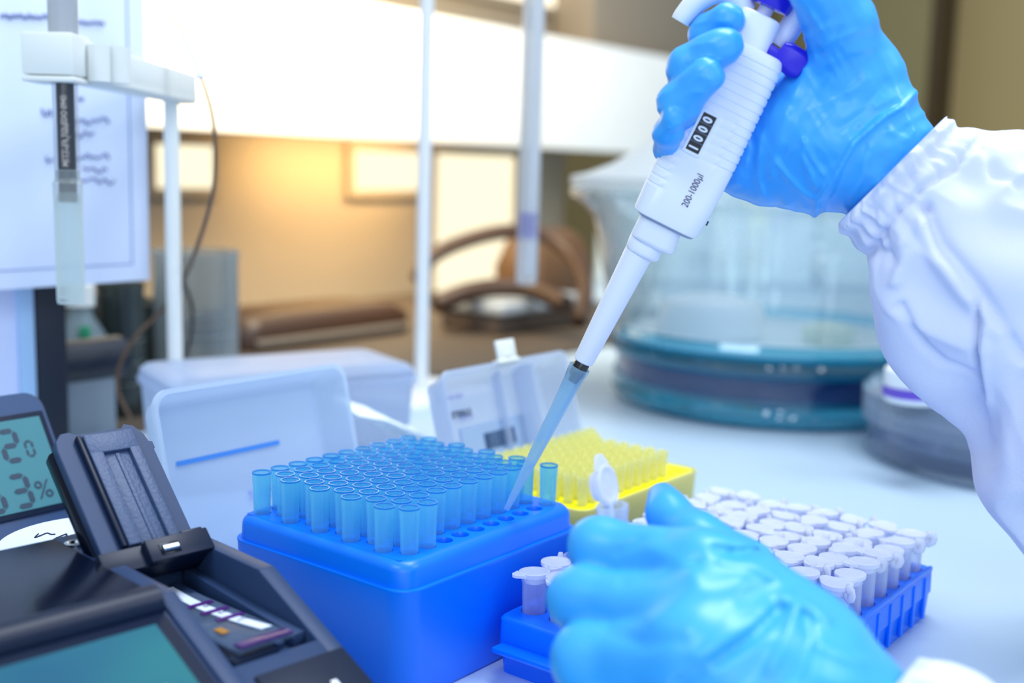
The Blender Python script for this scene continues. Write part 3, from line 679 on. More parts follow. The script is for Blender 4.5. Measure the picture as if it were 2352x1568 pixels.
put('shaft', lathe([(0, zc1-.012), (.0046, zc1-.012), (.0046, za+.002), (0, za+.002)], 20), plastic('dark_shaft', '#20222c', .35), eg)
put('glass_sleeve', lathe([(.0064, zc1-.006), (.0064, za+.002)], 24), clear('sleeve_glass', '#f4f7fa', '#d5dde6', .04, .6, .04, .5, .1, 2.2), eg)
def wrap(VF, r, z0):                                             # print running up a vertical rod
    out = []
    for x, y, z in VF[0]:
        t = -math.pi/2-.15-y/r*1.0; out.append((r*math.cos(-t-math.pi) if False else r*math.sin(y/r), -r*math.cos(y/r), z0+x))
    return out, VF[1]
tz = textmesh('METTLER TOLEDO 0943', .0042, bold=.00006, sx=.82)
put('lettering', wrap(([(x, -y+.0009, z) for x, y, z in tz[0]], tz[1]), .00475, zc1+.002), lamp('pale_print', '#cfd4dc', .6), eg, smooth=False)
tz = textmesh('0..100\u00b0C  Ag 9848', .0030, sx=.9)
put('lettering', wrap(([(x, -y-.0022+.0044, z) for x, y, z in tz[0]], tz[1]), .00475, zc1+.004), lamp('pale_print_small', '#cfd4dc', .5), eg, smooth=False)
put('wetting_cap', lathe([(0, zc0), (.0068, zc0), (.0072, zc0+.002), (.0074, zc1-.008), (.0076, zc1-.0065), (.0070, zc1-.006), (.0060, zc1-.0030), (.0058, zc1), (.0045, zc1+.0005), (.0042, zc1-.01), (.0064, zc1-.016), (.0062, zc0+.003), (0, zc0+.003)], 28), clear('cap_plastic', '#f4fafa', '#f2f6f4', .30, .85, .2), eg)
put('seal', join(lathe([(0, zc1-.0165), (.0046, zc1-.0165), (.0048, zc1-.014), (.0046, zc1-.0105), (0, zc1-.0105)], 20), lathe([(.0036, zc1-.006), (.0052, zc1-.005), (.0036, zc1-.003)], 20)), plastic('grey_seal', '#2a3340', .5), eg)
cb = [(330, -120, .74), (375, 0, .74), (418, 76, .74), (462, 178, .74), (490, 280, .74), (494, 400, .745), (480, 480, .76), (448, 580, .79), (412, 660, .83), (375, 710, .85), (315, 770, .85), (275, 840, .85), (272, 900, .85), (300, 960, .85)]
cpts = spline([un(*q) for q in cb], 90)
cbl = thing('electrode_cable', 'thin brown cable looping down behind the electrode arm', 'cable', Matrix.Translation((0, 0, 0)))
put('cable', tube(cpts, .0014, 8), plastic('brown_cable', '#5d4634', .45), cbl)
put('white_sleeve', tube(spline([un(*q) for q in ((417, 74, .74), (441, 124, .74), (463, 180, .74))], 12), .0026, 10), M_white, cbl, label='short white sleeve')
cpt2 = spline([un(*q) for q in ((418, 640, .84), (440, 700, .86), (438, 780, .87), (415, 860, .87), (405, 960, .87))], 30)
tag(put('sensor_cable', tube(cpt2, .0016, 8), plastic('dark_cable', '#3a3632', .5)), 'darker cable hanging behind the white post of the stand', 'cable')

# ================================================================ BACKGROUND GLASSWARE AND GEAR
def glass_beaker(px, py_top, hw, dep, label, m, lip=True, name='glass_beaker'):
    P = un(px, 600, dep); r = hw/F*dep; zt_ = un(px, py_top, dep)[2]
    o = thing(name, label, 'beaker', Matrix.Translation((P[0], P[1], 0)))
    put('glass_body', lathe([(0, 0), (r*.92, 0), (r*.98, .004), (r, .012), (r, zt_-.006), (r*1.06, zt_), (r*1.0, zt_), (r*.96, zt_-.006), (r*.96, .008), (0, .004)], 48), m, o)
    put('graduations', join(*[lathe([(r*1.002, .03+i*.018), (r*1.002, .031+i*.018)], 48) for i in range(int(max(1, (zt_-.05)/.018)))]), clear('faint_print', '#e8f0f4', '#e4ecf2', .3, .5), o)
    return o
M_gl2 = clear('blurred_glass', '#e6eaea', '#c4cdd2', .20, .9, .05, .5, .12, 1.5)
glass_beaker(450, 575, 95, 1.0, 'tall clear glass beaker behind the white stand post', M_gl2)
glass_beaker(275, 650, 52, .95, 'narrower grey-tinted glass beaker beside the display stand', clear('smoky_beaker', '#aab4b4', '#5f6a68', .3, .9, .05, .4, .12, 1.5))
P = un(185, 760, .92)
bt = thing('reagent_bottle', 'short bottle with a green mark and white shoulder beside the black upright', 'bottle', Matrix.Translation((P[0], P[1], 0)))
put('bottle_body', lathe([(0, 0), (.018, 0), (.019, .003), (.019, .075), (.010, .09), (.009, .10), (0, .10)], 28), plastic('grey_bottle', '#6f7f86', .3), bt)
put('cap', lathe([(0, .098), (.0115, .098), (.0115, .115), (0, .116)], 24), M_cream, bt)
put('green_label', box(.006, .0135, -.0192, -.014, .070, .084, .001), plastic('green_label', '#1f8a63', .5), bt)
P = un(190, 830, .86)
mt = thing('black_motor', 'black horizontal cylinder between the upright and the glassware', 'motor', Matrix.Translation((P[0], P[1], 0)) @ Matrix.Rotation(YAW, 4, 'Z'))
zc = P[2]
put('motor_body', tube([(-.03, 0, zc), (.03, 0, zc)], .017, 24), plastic('motor_black', '#101a2c', .35), mt)
put('motor_foot', box(-.02, .02, -.012, .012, 0, zc-.012, .002), plastic('motor_foot_grey', '#7d8b98', .4), mt)
P = un(190, 900, .80)
# low dark case and trays farther back
def crate(name, label, cat, px0, px1, py0, py1, yR, dpt, m, bev=.01):
    a = toR(onY(px0, (py0+py1)/2, yR)); b2 = toR(onY(px1, (py0+py1)/2, yR)); t_ = toR(onY((px0+px1)/2, py0, yR))[2]
    o = thing(name, label, cat, MR((a[0]+b2[0])/2, yR, 0)); hw = (b2[0]-a[0])/2
    return o, hw, t_
o, hw, t_ = crate('dark_case', 'low dark brown rounded case in the blurred background', 'case', 565, 950, 715, 830, .62, .12, None)
o.location.z = .003
put('case_body', xf(rloft([(0, hw, .06, .02), (t_*.6, hw, .06, .02), (t_*.9, hw*.9, .05, .02), (t_, hw*.6, .03, .02)], 6), Matrix.Translation((0, .06, 0))), plastic('brown_case', '#3a2210', .45), o, angle=60)
put('front_panel', box(-hw*.9, hw*.9, -.004, 0, .006, t_*.33, .001), plastic('taupe_panel', '#8f8374', .5), o)
for i, pxx_ in enumerate((560, 595)):
    P = un(pxx_, 833, 1.20)
    tag(put('glint_bead', lathe([(0, 0), (.0016, .0004), (.0018, .002), (0, .0034)], 12), lamp('imitated_glint_%d' % i, '#dfe2e6', 9), None, Matrix.Translation(P)), ('left' if i == 0 else 'right')+' one of two small glowing dots imitating glints above the frosted lid', 'glint', 'imitated glints')  # emissive dots stand in for two blurred highlights, not lamps
o, hw, t_ = crate('metal_tray_unit', 'pale grey metal tray unit left of the glass desiccator', 'instrument', 1140, 1345, 690, 800, .52, .1, None)
o.location.z = .003
put('tray_top', box(-hw, hw, -.01, .10, t_-.016, t_, .004), plastic('pale_metal', '#c6cdd3', .35, .5, metal=.3), o)
put('unit_body', box(-hw*.94, hw*.94, 0, .10, 0, t_-.016, .004), plastic('brown_grey_unit', '#5f5147', .5), o)
hs = [un(*q) for q in ((960, 640, 1.50), (990, 592, 1.52), (1060, 556, 1.54), (1160, 532, 1.56), (1250, 540, 1.58), (1315, 590, 1.56), (1345, 660, 1.5), (1330, 740, 1.45))]
tag(put('rubber_hose', tube(spline(hs, 60), .0105, 14), plastic('brown_rubber', '#3e2612', .5)), 'thick brown rubber hose arching over the blurred background', 'hose')
hs = [un(*q) for q in ((1000, 700, 1.46), (1070, 672, 1.48), (1150, 660, 1.5), (1230, 668, 1.5), (1300, 700, 1.45))]
tag(put('rubber_hose', tube(spline(hs, 40), .0125, 14), bpy.data.materials['brown_rubber']), 'lower short brown hose under the arching one', 'hose')
P = un(1250, 640, 1.78)
o = thing('brown_bag', 'soft brown leather bag behind the arching hose', 'bag', Matrix.Translation((P[0], P[1], 0)) @ Matrix.Rotation(YAW, 4, 'Z'))
put('bag_body', rloft([(0, .07, .04, .02), (.02, .08, .045, .03), (.07, .085, .045, .03), (.11, .07, .03, .02), (.125, .05, .012, .01)], 6), plastic('brown_leather', '#5e432a', .6, bmp=(30, .3, .004)), o, angle=60)
# second stand: white rod and hanging glass tube
P1 = un(974, 450, 1.05); P3 = un(1216, 400, 1.0)
s2 = thing('burette_stand', 'thin white vertical rod standing behind the clear lids', 'stand', Matrix.Translation((P1[0], P1[1], 0)))
put('rod', lathe([(0, 0), (.0062, 0), (.0062, .46), (0, .46)], 20), plastic('white_rod', '#e9ebee', .35), s2)
put('base_plate', xf(rloft([(0, .06, .045, .01), (.007, .06, .045, .01), (.009, .058, .043, .009)], 5), Matrix.Rotation(YAW, 4, 'Z')), M_white, s2)
put('clamp_arm', tube([(0, 0, .44), (P3[0]-P1[0], P3[1]-P1[1], .44)], .006, 12), M_white, s2)
zt3 = un(1203, 655, 1.0)[2]
g3 = thing('glass_burette', 'hanging glass tube with a violet mark, right of the white rod', 'burette', Matrix.Translation((P3[0], P3[1], 0)))
put('glass_tube', lathe([(0, zt3), (.0085, zt3), (.0092, zt3+.004), (.0092, .45), (.0078, .45), (.0078, zt3+.006), (0, zt3+.005)], 24), clear('burette_glass', '#f8f9fa', '#f0f2f5', .40, .85, .05, .5, .1, 1.2), g3)
put('inner_rod', lathe([(0, zt3+.010), (.0035, zt3+.010), (.0035, .45), (0, .45)], 16, cx=.003), M_white, g3)
put('violet_mark', lathe([(.0081, zt3+.040), (.0081, zt3+.062)], 20), clear('violet_film', '#b7aee8', '#8f86dd', .4, .8), g3)
x0_ = toR(at(330, 900, 0))[0]
tag(put('bench_mat', box(-.25, 1.25, .385, .93, 0, .003, .001), plastic('dark_brown_mat', '#4e4236', .6, var=(8, .15)), None, MB), 'dark brown mat along the back of the bench under the blurred gear', 'mat')
o, hw, t_ = crate('storage_bin', 'dark grey storage bin behind the small glassware at left', 'bin', 150, 345, 690, 900, .52, .1, None)
put('bin_body', rloft([(0, hw*.92, .04, .01), (t_*.96, hw, .045, .012), (t_, hw*1.03, .048, .012), (t_, hw*.95, .042, .01), (t_*.3, hw*.9, .04, .01)], 5), plastic('bin_grey', '#3c3f3e', .5), o)
# extra frosted box behind the lids and crumpled tissue
bk = thing('frosted_box', 'frosted plastic storage box behind the two open lids', 'box', MR(.200, .222, 0, math.radians(-20)))
put('box_shell', rloft([(0, .082, .042, .010), (.06, .086, .045, .012), (.072, .087, .046, .012), (.0755, .083, .042, .010), (.0755, .06, .02, .008)], 6), clear('frosted_shell', '#dde6f4', '#cfdcf2', .6, .95, .3), bk, angle=40)
put('box_rim', rloft([(.062, .0878, .0468, .012), (.066, .0886, .0476, .012), (.068, .0878, .0468, .012)], 6, False, False), M_frost2, bk)
def crumple(nx=46, ny=26):
    V, Fc = [], []
    g = rng.normal(size=(9, 9, 3))
    for i in range(nx):
        for j in range(ny):
            u, v = i/(nx-1), j/(ny-1)
            a_, b_ = u*7.99, v*7.99; ii, jj = int(a_), int(b_); fu, fv = a_-ii, b_-jj
            n_ = (g[ii, jj]*(1-fu)*(1-fv)+g[ii+1, jj]*fu*(1-fv)+g[ii, jj+1]*(1-fu)*fv+g[ii+1, jj+1]*fu*fv)
            w_ = .5+.5*math.cos((u-.5)*2.4)
            V.append((-.062+.124*u+n_[0]*.003, -.020+.040*v*w_+n_[1]*.003, .064*(1-u)+.012+n_[2]*.004-.012*abs(v-.5)))
    for i in range(nx-1):
        for j in range(ny-1):
            Fc.append((i*ny+j, (i+1)*ny+j, (i+1)*ny+j+1, i*ny+j+1))
    return V, Fc
q = toR(at(965, 965, .050))
tag(put('tissue', crumple(), plastic('white_tissue', '#eef2f6', .8, bmp=(120, .4, .002)), None, MR(q[0]-.004, q[1]+.012, .0, math.radians(-12))), 'crumpled white tissue slumped between the two open lids', 'tissue')

# ================================================================ PIPETTE
T0 = at(1160, 1167, .0635); U0 = un(1770, -20, .452)
Ax = U0-T0; Ax /= np.linalg.norm(Ax)
vd = (T0+U0)/2-CAM; vd /= np.linalg.norm(vd)
Sx = np.cross(vd, Ax); Sx /= np.linalg.norm(Sx); Ny = np.cross(Ax, Sx)
MP = frame(T0, Sx, Ny, Ax)
pip = thing('pipette', 'white micropipette reading 1000, held over the blue box by the right hand', 'pipette', MP)
mm = .001
def secs(L, n=8): return rloft([tuple(v*mm for v in s) for s in L], n)
# held tip
put('held_tip', xf(lathe([(.0005, 0), (.0012, 0), (.0016, .006), (.0027, .030), (.0037, .060), (.0041, .068), (.0043, .0683), (.0042, .0692), (.0044, .0695), (.0043, .0704), (.00455, .0708), (.0046, .0735), (.0046, .0742), (.0041, .0742), (.0039, .068), (.0034, .058), (.0024, .028), (.0010, .003)], 36),
    Matrix.Translation((.0008, 0, 0))), clear('held_tip_plastic', '#f0faff', '#cbecff', .34, .8, .06, .5, .12, 1.8), pip, angle=50, label='pale blue disposable tip')
put('nozzle', lathe([(0, .0670), (.0022, .0670), (.0024, .0690), (.0033, .0700), (.0034, .0760), (.0031, .0765), (.0031, .0800), (0, .0800)], 24, cx=.001), plastic('nozzle_black', '#0a0d14', .2, .6), pip, label='black nozzle')
put('shaft', lathe([(.0036, .0776), (.0040, .0770), (.0044, .0774), (.0045, .079), (.0062, .1310), (0, .1310)], 40, cx=.0010), M_pip, pip)
put('lower_collar', secs([(129.5, 6.2, 6.2, 5.8, 2.2), (130.2, 7.2, 7.0, 6.0, 2.2), (131.2, 7.5, 7.2, 6, 2.2), (136, 7.5, 7.4, 6, 1.8), (137.2, 7.2, 7.0, 6, 1.8), (139, 6.8, 6.8, 6, 1.8)]), M_pip, pip, angle=40)
put('upper_collar', secs([(135.4, 8.4, 8.0, 5.0, 4.0), (136.2, 9.4, 8.8, 5.0, 4.0), (137.4, 9.7, 9.0, 5.0, 4.0), (149.5, 9.0, 9.2, 5, 3.3), (153, 9, 9.2, 5, 3.3)]), M_pip, pip, angle=40)
put('collar_ring', secs([(145.2, 11.8, 10.0, 5, 5.6), (146, 12.6, 10.6, 5, 5.4), (148, 12.6, 10.8, 5, 5.2), (150, 12, 10.4, 5, 5)]), plastic('grey_seam', '#9aa3b5', .4), pip, angle=40)
body = [(146.6, 12.2, 10.4, 5.2, 4.9), (146.2, 13.0, 11.2, 5.6, 4.9), (146.6, 13.9, 12.0, 6.0, 4.9), (148, 14.3, 12.3, 6.2, 4.9), (165, 15.0, 12.6, 6.5, 5.0)]
def rr2(w, d, r, c):                                           # rounded rectangle with extra points on the flats
    P = rrect(w, d, r, 8, c, 0); out = []
    for i, p in enumerate(P):
        out.append(p); q = P[(i+1) % len(P)]
        if i % 9 == 8:
            for t in (.10, .16, .84, .90): out.append((p[0]+(q[0]-p[0])*t, p[1]+(q[1]-p[1])*t))
    return out
def grip_ring(z, w, d, r, c, g):                                  # g: groove depth; which sides it reaches depends on the height
    out = []
    for x, y in rr2(w, d, r, c):
        k = 0.0
        if x < c-(w-r)*.97 and z > 157: k = g
        if x > c+(w-r)*.72 and z > 176: k = g
        if z > 194: k = g
        out.append((((x-c)*(1-k/w)+c)*mm, y*(1-k/d)*mm, z*mm))
    return out
rgs = [[(x*mm, y*mm, q[0]*mm) for x, y in rr2(q[1], q[2], q[3], q[4])] for q in body]
z = 158.0
while z < 219:
    w = 15.0-max(0, z-178)*.030; c_ = 4.95-max(0, z-178)*.012
    for dz, g in ((.5, 0), (.95, .42), (1.35, .42), (1.8, 0)): rgs.append(grip_ring(z+dz, w, 12.7, 6.5, c_, g))
    z += 3.45
rgs = [r for r in rgs if r[0][2] != .165]
body = [(221.4, 13.3, 12.6, 6, 3.9), (222.2, 12.8, 12.3, 6, 3.9), (222.8, 11.6, 11.6, 5.6, 3.6)]
rgs += [[(x*mm, y*mm, q[0]*mm) for x, y in rr2(q[1], q[2], q[3], q[4])] for q in body]
put('grip_body', loft(rgs), M_pip, pip, angle=38)
put('grip_top', secs([(218, 8.6, 10.5, 5, 1.6), (234.0, 8.2, 10, 5, 1.4), (234.8, 7.8, 9.6, 4.8, 1.4), (235.3, 6.6, 8.6, 4.2, 1.4)]), M_pip, pip, angle=38)
def onfront(px, py, yl):                                         # local (x, z) on the pipette's front plane y = yl
    Mi = MP.inverted(); o = Mi @ Vector(CAM); d = Mi.to_3x3() @ Vector(ray(px, py)); k = (yl-o.y)/d.y; p = o+d*k; return p.x, p.z
yf = -.0127
wx, wz = onfront(1590, 348, yf); wx2, wz2 = onfront(1631, 263, yf)
xm = (wx+wx2)/2; hwn = .0028
put('window_frame', join(box(xm-hwn-.0010, xm-hwn, yf-.0008, yf+.001, wz-.001, wz2+.001), box(xm+hwn, xm+hwn+.0010, yf-.0008, yf+.001, wz-.001, wz2+.001), box(xm-hwn, xm+hwn, yf-.0008, yf+.001, wz-.0012, wz), box(xm-hwn, xm+hwn, yf-.0008, yf+.001, wz2, wz2+.0012)), M_pip, pip, smooth=False)
put('counter_window', box(xm-hwn, xm+hwn, yf-.0003, yf+.001, wz, wz2), plastic('counter_black', '#1a1d28', .3), pip, smooth=False, label='black counter window')
def front_text(s, size, x, z, y, bold=0, sx=1.0):                 # reads upwards along the pipette
    V, Fc = textmesh(s, size, bold=bold, sx=sx)
    return [(x-b_, y, z+a_) for a_, b_, _ in V], Fc
dh = (wz2-wz)/4
for i, ch in enumerate('1000'):
    put('digit', front_text(ch, .0052, xm+.0001, wz+dh*(i+.16), yf-.0005, .00022, .80), M_white, pip, smooth=False)
    if i: put('digit_wheel_gap', box(xm-hwn, xm+hwn, yf-.0004, yf, wz+dh*i-.00018, wz+dh*i+.00018), plastic('wheel_grey_%d' % i, '#5b6070', .4), pip, smooth=False)
tx, tz_ = onfront(1571, 474, yf)
put('lettering', front_text('200-1000\u00b5l', .0040, tx+.0002, tz_, yf-.0003, 0, .78), plastic('navy_print', '#1c2460', .5), pip, smooth=False, label='small navy volume marking')
put('side_button', lathe([(0, 0), (.001, 0), (.001, .0006), (0, .0006)], 12), M_grey, pip, Matrix.Translation((.0200, -.002, .1535)) @ Matrix.Rotation(math.pi/2, 4, 'Y'))
put('release_lever', xf(join(box(-.0005, .004, -.0055, .0055, -.0045, .0050, .0010, 2), rloft([(.0030, .004, .0055, .0025), (.0060, .0055, .0062, .003), (.0120, .0058, .0064, .003), (.0145, .0048, .0056, .0026), (.0152, .0034, .0044, .002)], 6)), Matrix.Identity(4)), M_purple, pip, None, angle=40).matrix_local = Matrix.Translation((.0105, -.0020, .2265)) @ Matrix.Rotation(math.radians(100), 4, 'Y') @ Matrix.Scale(1, 4)
put('ejector_rod', tube([(.0125, .002, .228), (.0165, .002, .262)], .0046, 20), M_pip, pip)
put('plunger_rod', tube([(.0016, 0, .234), (.0016, 0, .262)], .0030, 20), M_pip, pip)
put('plunger_button', lathe([(.0032, .2385), (.0085, .2390), (.0090, .2405), (.0090, .2440), (.0032, .2445)], 32, cx=.0016), M_purple, pip)
hk = spline([(-.0070, .002, .2335), (-.0120, .0, .2375), (-.0185, -.001, .2365), (-.0235, -.001, .2300), (-.0258, -.001, .2225), (-.0262, -.001, .2195)], 24)
put('finger_hook', tube(hk, [.0066-.0022*(i/23) for i in range(24)], 14, flat=.9), M_pip, pip)

# ================================================================ signed-distance modelling for the gloves
def vnoise(seed, n=64):
    return np.random.default_rng(seed).random((n, n))
def noise2(G, u, v):
    n = G.shape[0]; iu = np.floor(u).astype(int); iv = np.floor(v).astype(int); fu = u-iu; fv = v-iv
    fu = fu*fu*(3-2*fu); fv = fv*fv*(3-2*fv)
    a = G[iu % n, iv % n]; b_ = G[(iu+1) % n, iv % n]; c = G[iu % n, (iv+1) % n]; d = G[(iu+1) % n, (iv+1) % n]
    return a*(1-fu)*(1-fv)+b_*fu*(1-fv)+c*(1-fu)*fv+d*fu*fv
def smin(a, b_, k):
    h = np.clip(.5+.5*(b_-a)/k, 0, 1); return b_*(1-h)+a*h-k*h*(1-h)
def capsule(P, a, b_, ra, rb):
    ab = b_-a; t = np.clip(((P-a) @ ab)/(ab @ ab), 0, 1)
    return np.linalg.norm(P-a-t[..., None]*ab, axis=-1)-(ra+(rb-ra)*t)
def chain(P, pts, k=.004):
    J = [(un(x, y, d), r/F*d) for x, y, d, r in pts]; D = None
    for (a, ra), (b_, rb) in zip(J, J[1:]):
        c = capsule(P, a, b_, ra, rb); D = c if D is None else smin(D, c, k)
    return D
def polydist(px, py, pts):
    D = np.full(px.shape, 1e9)
    for (x0, y0), (x1, y1) in zip(pts, pts[1:]):
        dx, dy = x1-x0, y1-y0; t = np.clip(((px-x0)*dx+(py-y0)*dy)/(dx*dx+dy*dy), 0, 1)
        D = np.minimum(D, np.hypot(px-x0-t*dx, py-y0-t*dy))
    return D
def nets(Fv, org, h):
    s = Fv < 0
    nx, ny, nz = Fv.shape
    acc = np.zeros((nx-1, ny-1, nz-1, 3)); cnt = np.zeros((nx-1, ny-1, nz-1))
    C = [(i, j, k) for i in (0, 1) for j in (0, 1) for k in (0, 1)]
    def sl(c): return tuple(slice(c[a], Fv.shape[a]-1+c[a]) for a in range(3))
    for c in C:
        for ax in range(3):
            if c[ax] == 1: continue
            d = list(c); d[ax] = 1; d = tuple(d)
            f0, f1 = Fv[sl(c)], Fv[sl(d)]; m = (f0 < 0) != (f1 < 0)
            t = np.where(m, f0/np.where(m, f0-f1, 1), 0)
            for a in range(3):
                acc[..., a] += np.where(m, c[a]+(t if a == ax else 0), 0)
            cnt += m
    act = cnt > 0; idx = -np.ones(act.shape, int); idx[act] = np.arange(act.sum())
    ijk = np.argwhere(act); V = (ijk+acc[act]/cnt[act][:, None])*h+org
    Q = []
    for ax in range(3):
        b1, b2 = [(1, 2), (2, 0), (0, 1)][ax]
        lo = [slice(None)]*3; hi = [slice(None)]*3
        lo[ax] = slice(0, Fv.shape[ax]-1); hi[ax] = slice(1, None)
        m = s[tuple(lo)] != s[tuple(hi)]; e = np.argwhere(m)
        ok = (e[:, b1] > 0) & (e[:, b2] > 0) & (e[:, b1] < Fv.shape[b1]-1) & (e[:, b2] < Fv.shape[b2]-1); e = e[ok]
        def cell(o1, o2):
            q = e.copy(); q[:, b1] += o1; q[:, b2] += o2; return idx[q[:, 0], q[:, 1], q[:, 2]]
        q = np.stack([cell(-1, -1), cell(0, -1), cell(0, 0), cell(-1, 0)], 1)
        flip = ~s[tuple(lo)][e[:, 0], e[:, 1], e[:, 2]]
        q[flip] = q[flip][:, ::-1]; Q.append(q)
    return V, np.concatenate(Q)
def sdfmesh(name, fn, lo, hi, h, m, parent, chunk=18):
    lo = np.array(lo); n = np.ceil((np.array(hi)-lo)/h).astype(int)+1
    xs = [lo[a]+np.arange(n[a])*h for a in range(3)]
    Fv = np.empty(tuple(n))
    for i in range(0, n[0], chunk):
        g = np.stack(np.meshgrid(xs[0][i:i+chunk], xs[1], xs[2], indexing='ij'), -1); Fv[i:i+chunk] = fn(g)
    V, Q = nets(Fv, lo, h)
    me = bpy.data.meshes.new(name)
    me.vertices.add(len(V)); me.vertices.foreach_set('co', V.ravel())
    me.loops.add(Q.size); me.loops.foreach_set('vertex_index', Q.ravel().astype(np.int32))
    me.polygons.add(len(Q)); me.polygons.foreach_set('loop_start', np.arange(0, Q.size, 4, dtype=np.int32))
    me.update(calc_edges=True); me.validate()
    me.polygons.foreach_set('use_smooth', [True]*len(me.polygons))
    me.materials.append(m); me.update()
    bm = bmesh.new(); bm.from_mesh(me)
    bmesh.ops.smooth_vert(bm, verts=bm.verts, factor=.5, use_axis_x=True, use_axis_y=True, use_axis_z=True)
    bm.to_mesh(me); bm.free()
    o = bpy.data.objects.new(name, me); COL.objects.link(o); o.parent = parent
    return o

M_glove = plastic('blue_nitrile', '#3ba9f6', .36, .6, var=(30, .05), sss=.0)
bsdf_ = M_glove.node_tree.nodes['Principled BSDF']
_t = bump(M_glove.node_tree, bsdf_, 26, .42, .0022, 3, (1, 1.2, 2.6))
_t.noise_type = 'RIDGED_MULTIFRACTAL'; _t.inputs['Distortion'].default_value = .6

person = thing('person', 'person in blue gloves and white coat, one hand on pipette, one on rack', 'person', Matrix.Translation((.22, .40, 0)))
person_inv = person.matrix_world.inverted()
G1, G2, G3 = vnoise(3), vnoise(4), vnoise(5)
CUFF = [(2104, 212), (2078, 242), (2035, 266), (1995, 298), (1962, 328), (1942, 362), (1922, 398), (1898, 432), (1878, 462), (1872, 495)]
RF = [(CUFF, 7, 2.3), ([(1925, 410), (1903, 450), (1885, 480)], 6, 1.4),
      ([(1972, 300), (2010, 262), (2060, 238)], 9, -.9),
      ([(1745, 180), (1722, 260), (1705, 345), (1690, 420)], 9, .9), ([(1760, 260), (1745, 330), (1742, 400), (1748, 450)], 6, .9),
      ([(1800, 150), (1775, 210), (1752, 290)], 9, -1.0), ([(1850, 160), (1812, 240), (1786, 320), (1772, 400)], 11, .9), ([(1900, 165), (1860, 230), (1822, 300), (1800, 350)], 12, -.8),
      ([(1784, 375), (1812, 410), (1840, 440), (1862, 456)], 6, .9), ([(1843, 322), (1862, 360), (1890, 402)], 5, 1.0), ([(1843, 322), (1842, 360), (1872, 430)], 5, .9),
      ([(1890, 108), (1925, 88), (1972, 70)], 6, .9), ([(1880, 124), (1912, 96), (1930, 62)], 5, -.8), ([(1900, 150), (1950, 120), (2000, 110)], 9, .7), ([(1858, 30), (1885, 70), (1905, 60)], 6, .7),
      ([(1990, 180), (1930, 230), (1880, 300)], 12, .8), ([(2030, 190), (1990, 250), (1930, 300)], 10, -.7), ([(2000, 340), (1980, 400), (1960, 450)], 9, .9), ([(2040, 300), (2080, 320), (2100, 300)], 8, .8),
      ([(1960, 470), (2000, 430), (2050, 400)], 7, .7), ([(2080, 260), (2100, 300), (2110, 330)], 7, .8), ([(1700, 300), (1720, 340), (1712, 380)], 6, .9), ([(1728, 300), (1732, 340), (1722, 400)], 5, -.9),
      ([(1590, 106), (1625, 98), (1650, 108)], 4, .5), ([(1575, 196), (1605, 176), (1632, 182)], 4, .5), ([(1560, 232), (1590, 214), (1618, 212)], 4, .5), ([(1535, 296), (1552, 300)], 4, .5), ([(1600, 55), (1640, 46), (1680, 52)], 4, .5), ([(1560, 150), (1590, 138), (1622, 132)], 4, .5)]
def right_field(P):
    th = chain(P, [(1845, -130, .425, 54), (1884, -30, .431, 58), (1925, 50, .440, 66), (1952, 150, .455, 80)], .008)
    pal = chain(P, [(1945, 200, .462, 84), (1880, 290, .470, 126), (1790, 330, .482, 112)], .012)
    pal = smin(pal, chain(P, [(1990, 210, .462, 84), (1990, 320, .466, 120), (1900, 380, .474, 88)], .01), .014)
    pal = smin(pal, chain(P, [(1720, 330, .492, 96), (1720, 375, .492, 68), (1860, 380, .480, 88)], .01), .012)
    wr_ = chain(P, [(1985, 350, .466, 122), (2080, 440, .470, 118), (2180, 540, .478, 118)], .01)
    back = chain(P, [(1900, 270, .485, 96), (1760, 225, .498, 62), (1660, 190, .500, 55)], .012)
    back = smin(back, chain(P, [(1800, 330, .495, 90), (1640, 300, .503, 60)], .01), .01)
    D = smin(smin(pal, wr_, .010), smin(th, back, .012), .014)
    idx_ = chain(P, [(1690, 170, .500, 50), (1630, 140, .490, 46), (1630, 78, .456, 44), (1668, 42, .446, 36)], .003)
    mid = chain(P, [(1650, 240, .500, 50), (1585, 225, .486, 47), (1582, 152, .449, 46), (1657, 108, .4400, 44)], .003)
    rin = chain(P, [(1640, 320, .500, 48), (1565, 305, .486, 44), (1559, 237, .4475, 44), (1622, 174, .4375, 41)], .003)
    pin = chain(P, [(1620, 385, .500, 38), (1550, 368, .488, 30), (1530, 345, .468, 25), (1535, 302, .4515, 31), (1547, 270, .4435, 27)], .003)
    fing = np.minimum(np.minimum(idx_, mid), np.minimum(rin, pin))
    fing = np.minimum(fing, smin(smin(idx_, mid, .0005), smin(rin, pin, .0005), .0005))
    D = smin(D, fing, .0015)
    near = np.abs(D) < .009
    px, py, dep = project(P[near])
    a = (px*.50+py*.87)/26; b_ = (px*.87-py*.50)/120
    disp = (1-np.abs(2*noise2(G1, a, b_)-1))*.0007+(noise2(G2, px/46, py/46)-.5)*.0013
    a2 = (px*.85-py*.5)/20; b2 = (px*.5+py*.85)/90
    disp += (1-np.abs(2*noise2(G3, a2, b2)-1))*.00055*(px > 1700)
    for pts, w, A in RF:
        disp += A*.001*np.exp(-(polydist(px, py, pts)/w)**2)
    # beyond the rolled edge the glove is a thinner sleeve of film
    xs = np.array([p[1] for p in CUFF]); ys = np.array([p[0] for p in CUFF])
    ed = np.interp(py, xs, ys)
    disp -= .0013*(1/(1+np.exp(-(px-ed-8)/5)))*(py > 150)
    D[near] -= disp
    return D
glove_r = sdfmesh('gloved_hand', right_field, np.array(un(1480, 560, .52))-[.012, .13, 0], np.array(un(2240, -100, .47))+[0, .060, .014], .00095, M_glove, person)
glove_r.matrix_parent_inverse = person_inv
glove_r['label'] = 'right hand in blue glove'

